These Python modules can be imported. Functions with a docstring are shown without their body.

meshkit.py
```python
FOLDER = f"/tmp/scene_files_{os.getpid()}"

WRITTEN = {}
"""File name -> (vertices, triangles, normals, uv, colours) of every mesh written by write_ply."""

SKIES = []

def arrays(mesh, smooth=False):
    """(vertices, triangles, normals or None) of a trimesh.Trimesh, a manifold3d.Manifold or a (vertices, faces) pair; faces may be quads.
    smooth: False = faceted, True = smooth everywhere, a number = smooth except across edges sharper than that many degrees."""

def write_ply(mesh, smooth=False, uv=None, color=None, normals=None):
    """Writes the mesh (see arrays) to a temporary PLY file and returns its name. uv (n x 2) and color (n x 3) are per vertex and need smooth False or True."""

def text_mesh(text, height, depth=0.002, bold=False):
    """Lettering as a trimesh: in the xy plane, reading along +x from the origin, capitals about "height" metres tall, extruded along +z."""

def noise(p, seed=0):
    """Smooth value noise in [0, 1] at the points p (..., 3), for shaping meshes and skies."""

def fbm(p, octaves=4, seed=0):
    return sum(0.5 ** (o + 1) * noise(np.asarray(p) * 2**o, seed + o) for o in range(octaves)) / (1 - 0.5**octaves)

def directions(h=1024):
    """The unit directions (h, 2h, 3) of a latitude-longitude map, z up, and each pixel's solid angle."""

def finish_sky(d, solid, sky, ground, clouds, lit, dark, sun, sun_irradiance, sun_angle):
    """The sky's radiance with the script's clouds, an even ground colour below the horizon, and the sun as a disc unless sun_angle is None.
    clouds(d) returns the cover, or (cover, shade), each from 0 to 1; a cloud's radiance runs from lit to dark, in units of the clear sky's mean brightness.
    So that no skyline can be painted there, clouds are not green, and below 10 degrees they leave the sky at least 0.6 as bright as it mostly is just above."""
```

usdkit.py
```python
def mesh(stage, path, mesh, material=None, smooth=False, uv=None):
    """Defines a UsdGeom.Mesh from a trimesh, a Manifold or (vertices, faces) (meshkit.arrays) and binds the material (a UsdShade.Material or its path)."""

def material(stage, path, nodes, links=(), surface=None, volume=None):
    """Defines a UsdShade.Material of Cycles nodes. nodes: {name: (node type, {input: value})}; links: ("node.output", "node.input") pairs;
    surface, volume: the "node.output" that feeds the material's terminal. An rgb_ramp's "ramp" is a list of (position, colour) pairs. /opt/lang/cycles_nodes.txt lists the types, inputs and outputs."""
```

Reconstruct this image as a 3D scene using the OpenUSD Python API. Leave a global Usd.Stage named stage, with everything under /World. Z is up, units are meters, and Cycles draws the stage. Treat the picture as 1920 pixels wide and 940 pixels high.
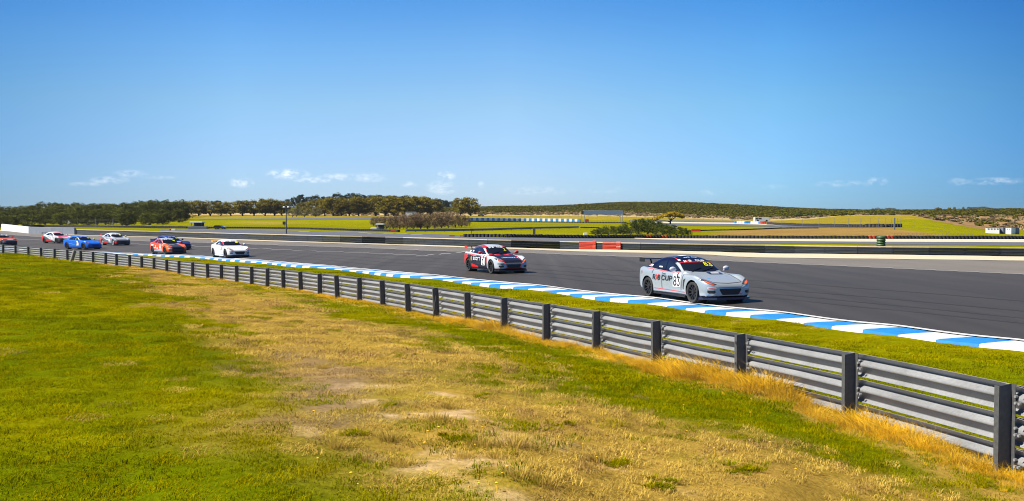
import math, random, numpy as np, trimesh, usdkit, meshkit
from pxr import Usd, UsdGeom, UsdLux, UsdShade, Gf, Sdf, Vt
from scipy.interpolate import RBFInterpolator, RegularGridInterpolator, PchipInterpolator, LinearNDInterpolator
import shapely
from shapely.geometry import Polygon, LineString, box as sbox
from shapely import affinity

stage = Usd.Stage.CreateInMemory()
UsdGeom.SetStageUpAxis(stage, 'Z'); UsdGeom.SetStageMetersPerUnit(stage, 1.0)
UsdGeom.Xform.Define(stage, '/World')
rng = np.random.default_rng(7)
random.seed(7)

# ------------------------------------------------------------------ camera, sky, sun
FPX, W_, H_, HOR, CZ = 1867.0, 1920.0, 940.0, 414.0, 2.5       # a 35 mm lens seen on the 1920 px wide photograph
PITCH = math.atan((H_ / 2 - HOR) / FPX)
EXPOSURE = 1.4
cam = UsdGeom.Camera.Define(stage, '/World/camera')
cam.CreateFocalLengthAttr(35.0); cam.CreateHorizontalApertureAttr(35.0 * W_ / FPX)
cam.CreateVerticalApertureAttr(35.0 * H_ / FPX)
cam.CreateClippingRangeAttr(Gf.Vec2f(0.1, 20000)); cam.CreateExposureAttr(EXPOSURE)
cam.AddTranslateOp().Set(Gf.Vec3d(0, 0, CZ)); cam.AddRotateXOp().Set(90 - math.degrees(PITCH))

SUN_AZ, SUN_EL = math.atan2(-0.97, -0.20), math.radians(50)        # azimuth from +y towards +x
sun_dir = np.array([math.sin(SUN_AZ) * math.cos(SUN_EL), math.cos(SUN_AZ) * math.cos(SUN_EL), math.sin(SUN_EL)])
sun = UsdLux.DistantLight.Define(stage, '/World/sun')
sun.CreateIntensityAttr(1.25); sun.CreateAngleAttr(0.5); sun.CreateNormalizeAttr(True); sun.CreateColorAttr(Gf.Vec3f(1, 0.95, 0.86))
_m = Gf.Matrix4d(); _m.SetLookAt(Gf.Vec3d(*map(float, sun_dir * 100)), Gf.Vec3d(0, 0, 0), Gf.Vec3d(0, 0, 1))
sun.AddTransformOp().Set(_m.GetInverse())

def cloud_nodes():
    """Small fair-weather clouds low over the land: soft ellipses in azimuth and elevation, broken up by noise."""
    spots = [(540, 327, 34, 9, .85), (453, 343, 20, 8, .8), (590, 338, 36, 5, .55), (640, 332, 40, 6, .5), (690, 333, 34, 8, .4), (205, 338, 30, 6, .45), (245, 326, 26, 6, .4), (160, 346, 24, 4, .3),
             (836, 330, 16, 8, .8), (828, 352, 26, 12, .5), (768, 346, 14, 5, .4), (902, 347, 6, 6, .5), (1010, 358, 60, 8, .25), (1330, 361, 22, 5, .2), (1450, 351, 20, 4, .2), (1580, 345, 48, 6, .25), (1645, 340, 16, 7, .4),
             (1865, 340, 42, 6, .35), (1795, 341, 14, 6, .3), (300, 333, 30, 3, .25), (1130, 356, 40, 6, .18)]
    n = {'tc': ('texture_coordinate', {}), 'xyz': ('separate_xyz', {}), 'az': ('math', {'math_type': 'arctan2'}), 'el': ('math', {'math_type': 'arcsine'}),
         'nz': ('noise_texture', {'scale': 120.0, 'detail': 5.0, 'roughness': 0.6}), 'mp': ('mapping', {'scale': (1.0, 1.0, 1.8)})}
    l = [('tc.generated', 'xyz.vector'), ('xyz.x', 'az.value1'), ('xyz.y', 'az.value2'), ('xyz.z', 'el.value1'), ('tc.generated', 'mp.vector'), ('mp.vector', 'nz.vector')]
    last = None
    for i, (px, py, rx, ry, a) in enumerate(spots):
        d = ray(px, py); az, el = math.atan2(d[0], d[1]), math.asin(d[2])
        for k, v in (('dx', ('math', {'math_type': 'multiply_add', 'value2': FPX / rx, 'value3': -az * FPX / rx})), ('dy', ('math', {'math_type': 'multiply_add', 'value2': FPX / ry, 'value3': -el * FPX / ry})),
                     ('xx', ('math', {'math_type': 'multiply'})), ('rr', ('math', {'math_type': 'multiply_add'})), ('fa', ('map_range', {'from_min': 0.0, 'from_max': 1.6, 'to_min': a * .75, 'to_max': 0.0, 'clamp': True}))):
            n[k + str(i)] = v
        l += [('az.value', f'dx{i}.value1'), ('el.value', f'dy{i}.value1'), (f'dx{i}.value', f'xx{i}.value1'), (f'dx{i}.value', f'xx{i}.value2'), (f'dy{i}.value', f'rr{i}.value1'), (f'dy{i}.value', f'rr{i}.value2'),
              (f'xx{i}.value', f'rr{i}.value3'), (f'rr{i}.value', f'fa{i}.value')]
        if last:
            n[f'mx{i}'] = ('math', {'math_type': 'maximum'}); l += [(last, f'mx{i}.value1'), (f'fa{i}.result', f'mx{i}.value2')]; last = f'mx{i}.value'
        else:
            last = f'fa{i}.result'
    n['thr'] = ('map_range', {'from_min': 0.40, 'from_max': 0.72, 'to_min': 0.0, 'to_max': 1.5, 'clamp': True}); l += [('nz.fac', 'thr.value')]
    n['cov'] = ('math', {'math_type': 'multiply', 'use_clamp': True}); l += [(last, 'cov.value1'), ('thr.result', 'cov.value2')]
    return n, l

def ray(px, py):
    r, u = (px - W_ / 2) / FPX, (H_ / 2 - py) / FPX
    d = np.array([r, math.cos(PITCH) + u * math.sin(PITCH), -math.sin(PITCH) + u * math.cos(PITCH)])
    return d / np.linalg.norm(d)

SKY_STRENGTH = 0.05
def build_sky():
    n, l = cloud_nodes()
    n['sky'] = ('sky_texture', {'sky_type': 'single_scattering', 'sun_disc': False, 'sun_elevation': SUN_EL, 'sun_rotation': SUN_AZ, 'altitude': 100.0, 'air_density': 1.0, 'aerosol_density': 0.6, 'ozone_density': 2.0})
    n['tint'] = ('rgb_ramp', {'ramp': [(0.0, (0.754, 0.964, 1.462)), (0.024, (0.762, 0.988, 1.501)), (0.061, (0.762, 0.964, 1.408)), (0.114, (0.786, 1.011, 1.229)), (0.166, (0.607, 0.964, 1.276)), (0.22, (0.358, 0.809, 1.260)), (0.40, (0.109, 0.428, 0.894)), (0.7, (0.03, 0.17, 0.45)), (1.0, (0.025, 0.15, 0.42))]})
    n['sx'] = ('map_range', {'from_min': -0.47, 'from_max': 0.47, 'to_min': 0.0, 'to_max': 1.0, 'clamp': True}); n['vignette'] = ('mix_color', {'blend_type': 'multiply', 'fac': 1.0})   # lens vignette put into the sky colour: paler middle, deeper to the sides
    n['side'] = ('rgb_ramp', {'ramp': [(0.0, (.42, .60, .72)), (.22, (.86, .93, .97)), (.5, (1, 1, 1)), (.77, (.60, .84, .94)), (1.0, (.21, .44, .62))]})
    n['mul'] = ('mix_color', {'blend_type': 'multiply', 'fac': 1.0})
    n['cl'] = ('mix_color', {'blend_type': 'mix', 'b': (9.0, 9.3, 9.6)})
    n['bg'] = ('background_shader', {'strength': SKY_STRENGTH})
    l += [('xyz.z', 'tint.fac'), ('sky.color', 'mul.a'), ('tint.color', 'mul.b'), ('xyz.x', 'sx.value'), ('sx.result', 'side.fac'), ('mul.result', 'vignette.a'), ('side.color', 'vignette.b'), ('vignette.result', 'cl.a'), ('cov.value', 'cl.fac'), ('cl.result', 'bg.color')]
    m = usdkit.material(stage, '/World/Looks/sky_look', n, l, surface='bg.background')
    dome = UsdLux.DomeLight.Define(stage, '/World/sky')
    UsdShade.MaterialBindingAPI.Apply(dome.GetPrim()).Bind(m)
    dome.GetPrim().SetCustomDataByKey('kind', 'structure')
build_sky()

# ------------------------------------------------------------------ helpers
used = {}
def numbered(parent, name):
    k = (parent, name); c = used.get(k, 0); used[k] = c + 1
    return name if c == 0 else f'{name}_{c:03d}'
def path_of(parent):
    return '/World' if parent is None else (parent if isinstance(parent, str) else str(parent.GetPath()))
def tag(prim, label=None, cat=None, group=None, kind=None):
    for k, v in (('label', label), ('category', cat), ('group', group), ('kind', kind)):
        if v: prim.SetCustomDataByKey(k, v)
    return prim
def thing(name, label=None, cat=None, loc=(0, 0, 0), rz=0.0, group=None, parent=None, kind=None, scale=None):
    p = path_of(parent)
    x = UsdGeom.Xform.Define(stage, f'{p}/{numbered(p, name)}')
    x.AddTranslateOp().Set(Gf.Vec3d(*map(float, loc))); x.AddRotateZOp().Set(float(math.degrees(rz)))
    if scale is not None: x.AddScaleOp().Set(Gf.Vec3f(*map(float, np.broadcast_to(scale, 3))))
    return tag(x.GetPrim(), label, cat, group, kind)
def obj(name, mesh, mat, parent=None, smooth=False, col=None, **t):
    p = path_of(parent)
    if isinstance(mesh, list): mesh = trimesh.util.concatenate(mesh)
    m = usdkit.mesh(stage, f'{p}/{numbered(p, name)}', mesh, mat, smooth=smooth)
    if col is not None:
        UsdGeom.PrimvarsAPI(m).CreatePrimvar('col', Sdf.ValueTypeNames.Color3fArray, 'vertex').Set(Vt.Vec3fArray.FromNumpy(np.asarray(col, np.float32)))
    return tag(m.GetPrim(), **t)
def copy_of(proto, name, label, cat, loc, rz=0.0, scale=1.0, group=None):
    t = thing(name, label, cat, loc, rz, group, scale=scale)
    t.GetReferences().AddInternalReference(proto); t.SetInstanceable(True)
    return t
def bx(cx, cy, cz, sx, sy, sz, rz=0.0):
    m = trimesh.creation.box([sx, sy, sz])
    if rz: m.apply_transform(trimesh.transformations.rotation_matrix(rz, [0, 0, 1]))
    m.apply_translation([cx, cy, cz]); return m
def rbx(cx, cy, cz, sx, sy, sz, c=0.01, rz=0.0):
    """A box with chamfered edges."""
    h = np.array([sx, sy, sz]) / 2; pts = []
    for i in range(3):
        for s in np.ndindex(2, 2, 2):
            q = (np.array(s) * 2 - 1) * (h - c); q[i] = (s[i] * 2 - 1) * h[i]; pts.append(q)
    m = trimesh.convex.convex_hull(np.array(pts))
    if rz: m.apply_transform(trimesh.transformations.rotation_matrix(rz, [0, 0, 1]))
    m.apply_translation([cx, cy, cz]); return m
def tube(a, b, r0, r1=None, n=6):
    a, b = np.asarray(a, float), np.asarray(b, float); r1 = r0 if r1 is None else r1
    d = b - a; L = np.linalg.norm(d) + 1e-9; d = d / L
    u = np.cross(d, [0, 0, 1.0] if abs(d[2]) < .9 else [1.0, 0, 0]); u /= np.linalg.norm(u); w = np.cross(d, u)
    t = np.arange(n) * 2 * np.pi / n; c = np.cos(t)[:, None] * u + np.sin(t)[:, None] * w
    v = np.vstack([a + c * r0, b + c * r1, a, b]); f = []
    for i in range(n):
        j = (i + 1) % n; f += [[i, j, n + j], [i, n + j, n + i], [2 * n, j, i], [2 * n + 1, n + i, n + j]]
    return trimesh.Trimesh(v, f, process=False)
def join(ms): return trimesh.util.concatenate(ms)

# ------------------------------------------------------------------ materials
LOOK = {}
ALB = 0.71       # the photograph is exposed for bright grass: surfaces sit a little below, the exposure a little above the usual
def look(name, color, rough=0.6, metal=0.0, spec=0.5, coat=0.0, vary=None, bump=None, attr=False, translucent=0.0, rand=0.0):
    """Principled surface; vary=(scale, amount) noise on the colour, bump=(scale, strength, distance), attr: colour from the mesh's own colours."""
    color = tuple(float(x) * ALB for x in color)
    n = {'p': ('principled_bsdf', {'roughness': rough, 'metallic': metal, 'specular_ior_level': spec, 'coat_weight': coat, 'base_color': color}), 'g': ('geometry', {}), 'tc': ('texture_coordinate', {})}
    l = []; src = None
    if attr:
        n['at'] = ('attribute', {'attribute': 'col'}); src = 'at.color'
    elif vary or rand:
        n['c'] = ('color', {'value': color}); src = 'c.color'
    for i, (sc, am) in enumerate(vary or []):
        n[f'nz{i}'] = ('noise_texture', {'scale': sc, 'detail': 3.0, 'roughness': 0.6}); n[f'mr{i}'] = ('map_range', {'from_min': 0.25, 'from_max': 0.75, 'to_min': 1 - am, 'to_max': 1 + am})
        n[f'mm{i}'] = ('vector_math', {'math_type': 'scale'})
        l += [('g.position', f'nz{i}.vector'), (f'nz{i}.fac', f'mr{i}.value'), (f'mr{i}.result', f'mm{i}.scale'), (src, f'mm{i}.vector1')]; src = f'mm{i}.vector'
    if rand:
        n['oi'] = ('object_info', {}); n['rr'] = ('map_range', {'from_min': 0.0, 'from_max': 1.0, 'to_min': 1 - rand, 'to_max': 1 + rand}); n['rs'] = ('vector_math', {'math_type': 'scale'})
        l += [('oi.random', 'rr.value'), ('rr.result', 'rs.scale'), (src, 'rs.vector1')]; src = 'rs.vector'
    if src: l.append((src, 'p.base_color'))
    if bump:
        n['bn'] = ('noise_texture', {'scale': bump[0], 'detail': 4.0, 'roughness': 0.6}); n['b'] = ('bump', {'strength': bump[1], 'distance': bump[2]})
        l += [('g.position', 'bn.vector'), ('bn.fac', 'b.height'), ('b.normal', 'p.normal')]
    out = 'p.BSDF'
    if translucent:
        n['tr'] = ('translucent_bsdf', {'color': color}); n['mc'] = ('mix_closure', {'fac': translucent}); l += [('p.BSDF', 'mc.closure1'), ('tr.BSDF', 'mc.closure2')]; out = 'mc.closure'
        if src: l.append((src, 'tr.color'))
    LOOK[name] = usdkit.material(stage, f'/World/Looks/{name}', n, l, surface=out)
    return LOOK[name]

# ------------------------------------------------------------------ the lie of the land
# (pixel x, pixel y, depth along the view | z= height): points of the ground as surveyed on the photograph
def P(px, py, Y): d = ray(px, py); return np.array([0, 0, CZ]) + d * (Y / d[1])
def Pz(px, py, z): d = ray(px, py); return np.array([0, 0, CZ]) + d * ((z - CZ) / d[2])
CTRL = [P(*c) for c in [
    (0, 940, 5.7), (480, 940, 5.8), (960, 940, 6.0), (1440, 940, 6.9), (1920, 940, 9.2), (0, 700, 11), (480, 700, 12), (960, 700, 13.2), (1300, 730, 15.0), (-500, 940, 5.6), (-500, 700, 11), (-500, 560, 22),
    (0, 560, 22), (300, 560, 28), (600, 600, 27), (0, 500, 34), (0, 475, 42), (-400, 470, 42), (-400, 505, 32), (150, 500, 44), (2400, 1150, 8.0),
    (1864, 886, 10.6), (1579, 786, 13.9), (1227, 703, 17.7), (1016, 651, 22.4), (813, 602, 29.5), (631, 563, 38.6), (480, 537, 49), (360, 522, 59), (218, 502, 72), (124, 491, 80), (28, 482, 88), (-200, 470, 100)]]
CTRL += [Pz(*c) for c in [(2400, 760, .02), (1920, 652, .02), (1680, 623, .02), (1460, 598, .02), (1220, 567, .0), (1000, 542, -.03), (800, 521, -.08), (600, 502, -.17), (470, 491, -.27), (350, 484, -.34), (207, 477, -.37), (60, 470, -.3), (-200, 460, -.2),
    (2400, 545, -.3), (1920, 515, -.22), (1640, 500, -.2), (1300, 487, -.17), (1060, 478, -.15), (800, 478, -.13), (600, 466, -.12), (400, 455, -.08), (200, 449, .0), (50, 445, .05), (-200, 438, .1),
    (2400, 488, -.42), (1920, 482, -.4), (1460, 475.5, -.4), (1060, 468, -.36), (760, 459, -.3), (400, 447, -.15), (141, 441, .0), (4, 432, .2), (-300, 424, .5)]]
CTRL += [P(*c) for c in [
    (0, 425, 262), (0, 421, 300), (0, 408, 400), (0, 395, 650), (200, 428, 228), (200, 423, 265), (200, 408, 400), (200, 395, 650), (-500, 420, 300), (-500, 400, 600),
    (420, 436, 185), (420, 430, 207), (420, 414, 320), (420, 406, 430), (420, 392, 650), (550, 438, 160), (550, 431, 195), (550, 412.5, 330), (550, 405, 450), (550, 388, 700), (690, 440, 145), (690, 433, 180), (690, 412, 330), (690, 405, 450), (690, 386, 720),
    (800, 444, 135), (800, 434, 172), (800, 412, 330), (800, 404, 450), (800, 390, 720), (960, 449, 122), (960, 442, 146), (960, 432, 190), (960, 418, 340), (960, 406, 470), (960, 402, 560), (960, 388, 820),
    (1150, 454, 116), (1150, 447, 140), (1150, 440, 172), (1150, 419, 330), (1150, 413, 400), (1150, 405, 520), (1150, 400, 600), (1150, 380, 900), (1280, 446, 152), (1280, 430, 230), (1280, 416, 350), (1280, 402, 560), (1280, 380, 900),
    (1400, 459, 112), (1400, 450, 134), (1400, 443, 155), (1400, 430, 215), (1400, 422, 300), (1400, 413, 400), (1400, 403, 540), (1400, 386, 850), (1550, 460, 110), (1550, 450, 134), (1550, 442, 155), (1550, 429, 205), (1550, 418, 300), (1550, 406, 420), (1550, 396, 680),
    (1700, 461, 108), (1700, 450, 134), (1700, 442, 155), (1700, 428, 195), (1700, 415, 270), (1700, 409, 360), (1700, 399, 560), (1740, 408, 290), (1900, 462, 107), (1900, 450, 134), (1900, 442, 155), (1865, 441.3, 190), (1865, 438, 262), (1900, 441.2, 190), (1900, 437, 262), (1900, 412, 420), (1900, 394, 560), (2400, 462, 107), (2400, 440, 165), (2400, 394, 560)]]
CTRL += [P(x, 404, 1500) for x in (-500, 0, 500, 1000, 1500, 1900, 2400)] + [P(x, 410, 4000) for x in (-500, 0, 500, 1000, 1500, 1900, 2400)]
CTRL = np.array(CTRL)
PHS = 5.0
def _key(x, y):
    ph = np.clip(np.arctan2(x, y), -0.72, 0.72); return np.stack([ph * PHS, np.log(np.clip(np.hypot(x, y), 5.6, 4000))], -1)
_rbf = RBFInterpolator(_key(CTRL[:, 0], CTRL[:, 1]), CTRL[:, 2] / np.maximum(np.hypot(CTRL[:, 0], CTRL[:, 1]), 6) * 1.0, kernel='linear', smoothing=2e-4)   # heights as slopes seen from the camera: even precision near and far
PHI = np.radians(np.concatenate([np.arange(-180, -42, 3.0), np.arange(-42, 42, 0.2), np.arange(42, 180.1, 3.0)]))
LNR = np.concatenate([np.arange(math.log(1.2), math.log(4.4), 0.03), np.arange(math.log(4.4), math.log(22), 0.0075), np.arange(math.log(22), math.log(5000), 0.019)])
_p, _r = np.meshgrid(PHI, np.exp(LNR), indexing='ij')
GX, GY = np.sin(_p) * _r, np.cos(_p) * _r
def _smooth_height():
    z = _rbf(_key(GX.ravel(), GY.ravel())).reshape(GX.shape) * np.clip(_r, 6, 4000)
    from scipy.ndimage import gaussian_filter
    inner = (np.abs(PHI) < math.radians(43)); z[inner] = gaussian_filter(z[inner], (3, 2), mode='nearest')
    side = np.clip((np.abs(PHI) - math.radians(42)) / math.radians(138), 0, 1)[:, None]
    z = z * (1 - side) + (0.5 * (z[:1] + z[-1:])) * side           # round the back the two ends meet
    near = np.clip((6.5 - _r) / 4, 0, 1); return z * (1 - near) + 0.9 * near
GZ = _smooth_height()
_H = RegularGridInterpolator((PHI, LNR), GZ, bounds_error=False, fill_value=None)
def H(x, y):
    x, y = np.asarray(x, float), np.asarray(y, float)
    return _H(np.stack([np.arctan2(x, y), np.log(np.clip(np.hypot(x, y), 1.2, 4900))], -1))
_T = np.exp(np.linspace(math.log(4.5), math.log(3500), 900))
def hit(px, py):
    """Where the view through a pixel of the photograph meets the ground."""
    px, py = np.atleast_1d(np.asarray(px, float)), np.atleast_1d(np.asarray(py, float)); out = []
    for a, b in zip(np.broadcast_to(px, np.broadcast(px, py).shape), np.broadcast_to(py, np.broadcast(px, py).shape)):
        d = ray(a, b); q = np.array([0, 0, CZ]) + d * (_T / d[1])[:, None]; g = q[:, 2] - H(q[:, 0], q[:, 1])
        i = np.argmax(g < 0)
        if g[i] >= 0: i = len(g) - 1
        i = max(i, 1); t = g[i - 1] / (g[i - 1] - g[i] + 1e-12); out.append(q[i - 1] + (q[i] - q[i - 1]) * np.clip(t, 0, 1))
    return np.array(out)
def ground(x, y): return float(H(x, y))
def project(p):
    p = np.atleast_2d(p) - [0, 0, CZ]; f = np.array([0, math.cos(PITCH), -math.sin(PITCH)]); u = np.array([0, math.sin(PITCH), math.cos(PITCH)]); w = p @ f
    return np.stack([W_ / 2 + FPX * p[:, 0] / w, H_ / 2 - FPX * (p @ u) / w], -1)
# ------------------------------------------------------------------ surfaces and materials of the setting
def fbm2(x, y, s, seed=0, o=4): return meshkit.fbm(np.stack([np.asarray(x) / s, np.asarray(y) / s, np.zeros_like(x)], -1), o, seed)
def relief(x, y): return np.clip((70 - np.hypot(x, y)) / 60, 0, 1) * (fbm2(np.asarray(x, float), np.asarray(y, float), .9, 31, 2) - .5) * .09
def sstep(a, b, x): t = np.clip((x - a) / (b - a), 0, 1); return t * t * (3 - 2 * t)
def world_poly(pix): q = hit(*np.array(pix, float).T); return Polygon(q[:, :2]).buffer(0)
def inside(poly, x, y, soft, ragged=0.0, scale=2.0, seed=1):
    """1 inside, 0 outside, with a soft and ragged edge."""
    pts = shapely.points(x, y); d = shapely.distance(poly.boundary, pts); s = np.where(shapely.contains_xy(poly, x, y), d, -d)
    if ragged: s = s + ragged * (fbm2(x, y, scale, seed) - 0.5) * 4
    return sstep(-soft, soft, s)
def line_at(knots, x): k = np.array(knots, float); return np.interp(x, k[:, 0], k[:, 1]) if len(k) < 3 else PchipInterpolator(k[:, 0], k[:, 1], extrapolate=True)(x)

DRY = world_poly([(195, 492), (300, 512), (420, 533), (520, 556), (640, 590), (760, 622), (900, 668), (1050, 722), (1200, 778), (1330, 815), (1500, 862), (1700, 905), (1920, 945), (2150, 990), (2100, 1200), (760, 1200), (690, 940), (640, 880), (600, 850), (520, 790), (480, 740), (450, 690), (420, 650), (385, 610), (330, 572), (295, 545), (240, 515)])
SOIL = world_poly([(620, 690), (700, 700), (860, 760), (960, 830), (1010, 900), (900, 930), (780, 900), (700, 860), (650, 800)])
DIRT = world_poly([(470, 660), (560, 640), (680, 690), (720, 760), (640, 800), (540, 770)])
RUST = world_poly([(1400, 900), (1480, 890), (1560, 935), (1500, 960), (1420, 940)])
SOIL2 = world_poly([(960, 860), (1120, 860), (1260, 940), (1100, 1000), (980, 960)])
KERB_TOP = [(-600, 455.5), (-200, 459.5), (60, 467.5), (207, 474), (350, 479.5), (480, 488.2), (600, 498), (800, 516), (1000, 536), (1167, 554.5), (1343, 574.6), (1500, 592.5), (1563, 600), (1920, 643), (2600, 727)]
KERB_BOT = [(-600, 458), (-200, 463), (60, 472), (207, 478.6), (350, 485.5), (480, 495), (600, 506.2), (800, 526.5), (1000, 548.5), (1167, 567.5), (1343, 589.5), (1500, 609), (1563, 617.5), (1920, 665), (2600, 757)]
L1 = [(-600, 424), (-200, 435), (22, 441), (80, 445), (249, 452), (456, 458), (540, 461), (680, 465.4), (847, 472), (965, 474.2), (1060, 477.8), (1239, 484.5), (1400, 492), (1640, 502.5), (1790, 509.5), (1920, 515.5), (2600, 548)]
VERGE = [(-600, 421.5), (-200, 430), (4, 433.6), (141, 441.8), (345, 447.2), (440, 451), (680, 458.4), (860, 464.4), (965, 468), (1080, 472.2), (1320, 478.3), (1400, 483.2), (1650, 486.5), (1920, 490), (2600, 502)]
RAIL_FAR = [(-600, 420.5), (-300, 424), (4, 432.2), (141, 440.8), (220, 443.2), (345, 446), (440, 449.3), (680, 457), (760, 459), (860, 462.3), (965, 465.6), (1080, 468.2), (1320, 472.6), (1400, 475), (1650, 478.5), (1920, 482), (2600, 491)]
COLS = np.concatenate([np.arange(-600, 0, 40.0), np.arange(0, 1921, 16.0), np.arange(1960, 2601, 40.0)])
def ribbon(lo, hi, n, lift, cols=COLS, crown=0.0):
    """A sheet over the ground between two lines seen on the photograph."""
    a, b = line_at(lo, cols), line_at(hi, cols); q = []
    for k in range(n + 1):
        t = k / n; y0 = 1 / (1 / (a - 405) * (1 - t) + 1 / (b - 405) * t) + 405; q.append(hit(cols, y0))
    q = np.array(q); q[..., 2] = H(q[..., 0], q[..., 1]) + lift; m = len(cols); v = q.reshape(-1, 3); f = []
    for k in range(n):
        i = np.arange(m - 1) + k * m; f.append(np.stack([i, i + 1, i + m + 1, i + m], -1))
    f = np.vstack(f); tm = trimesh.Trimesh(v, np.vstack([f[:, [0, 1, 2]], f[:, [0, 2, 3]]]), process=False)
    if tm.face_normals[:, 2].mean() < 0: tm.invert()
    return tm, q
def stripe(lines, width, lift):
    """A painted line along world points."""
    p = np.asarray(lines, float)[:, :2]; d = np.gradient(p, axis=0); d /= np.linalg.norm(d, axis=1, keepdims=True); n = np.stack([-d[:, 1], d[:, 0]], -1)
    w = np.broadcast_to(width, len(p))[:, None]; a, b = p - n * w / 2, p + n * w / 2; v = np.vstack([np.c_[a, H(*a.T) + lift], np.c_[b, H(*b.T) + lift]]); k = len(p); i = np.arange(k - 1)
    f = np.vstack([np.stack([i, i + 1, i + k + 1], -1), np.stack([i, i + k + 1, i + k], -1)]); m = trimesh.Trimesh(v, f, process=False)
    if m.face_normals[:, 2].mean() < 0: m.invert()
    return m

track, qtrack = ribbon(KERB_TOP, L1, 16, 0.03)
runoff, qrun = ribbon(L1, VERGE, 4, 0.03)
verge, qver = ribbon(VERGE, RAIL_FAR, 3, 0.045)
ROAD = Polygon(np.vstack([qtrack[0][:, :2], qver[-1][::-1, :2]])).buffer(0)

from scipy.ndimage import gaussian_filter1d
TOPS = [(-260, 449), (-140, 453), (4.7, 459.5), (28, 461), (75, 465), (124, 469), (172, 472.7), (217, 477), (240, 479), (333, 490), (359, 492.5), (413, 497), (468, 501), (529, 507), (598, 514), (670, 521.8), (713, 527), (760, 533), (813, 541), (871, 550), (938, 560.5), (1016, 571.5), (1110, 585.5), (1227, 604), (1378, 629.5), (1579.5, 666), (1864, 717.5), (2330, 800)]
POSTX = [-115, -90, -66, -43, -19, 4.7, 27.8, 51.5, 75, 99.5, 124, 149, 172, 195, 217, 240, 263, 287, 310, 333, 359, 386.5, 413, 440.6, 468, 497.7, 529, 562, 596, 631, 670, 713, 760, 813, 870.6, 938, 1016, 1110.6, 1227, 1378, 1579.5, 1866, 2330]
rk = np.array([P(*c)[:2] for c in [(2330, 1010, 8.1), (1864, 886, 10.6), (1579, 786, 13.7), (1378, 738, 16.0), (1227, 703, 18.6), (1110, 675, 21.0), (1016, 651, 23.4), (938, 630, 25.7), (813, 602, 30.3), (713, 580, 34.8), (631, 563, 39.1), (562, 551, 43.3), (480, 537, 49), (413, 529, 54.2), (360, 522, 58.7), (287, 511, 65.3), (218, 502, 72), (124, 491, 80.4), (28, 482, 88.8), (-115, 474, 101)]])
rs = np.r_[0, np.cumsum(np.linalg.norm(np.diff(rk, axis=0), axis=1))]; rt = np.arange(0, rs[-1], .25); rp = np.stack([PchipInterpolator(rs, rk[:, k])(rt) for k in range(2)], -1); rp = gaussian_filter1d(rp, 10, axis=0, mode='nearest')
rpx = project(np.c_[rp, np.zeros(len(rp))])[:, 0]
RAILSIDE = LineString(rp)
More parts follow.
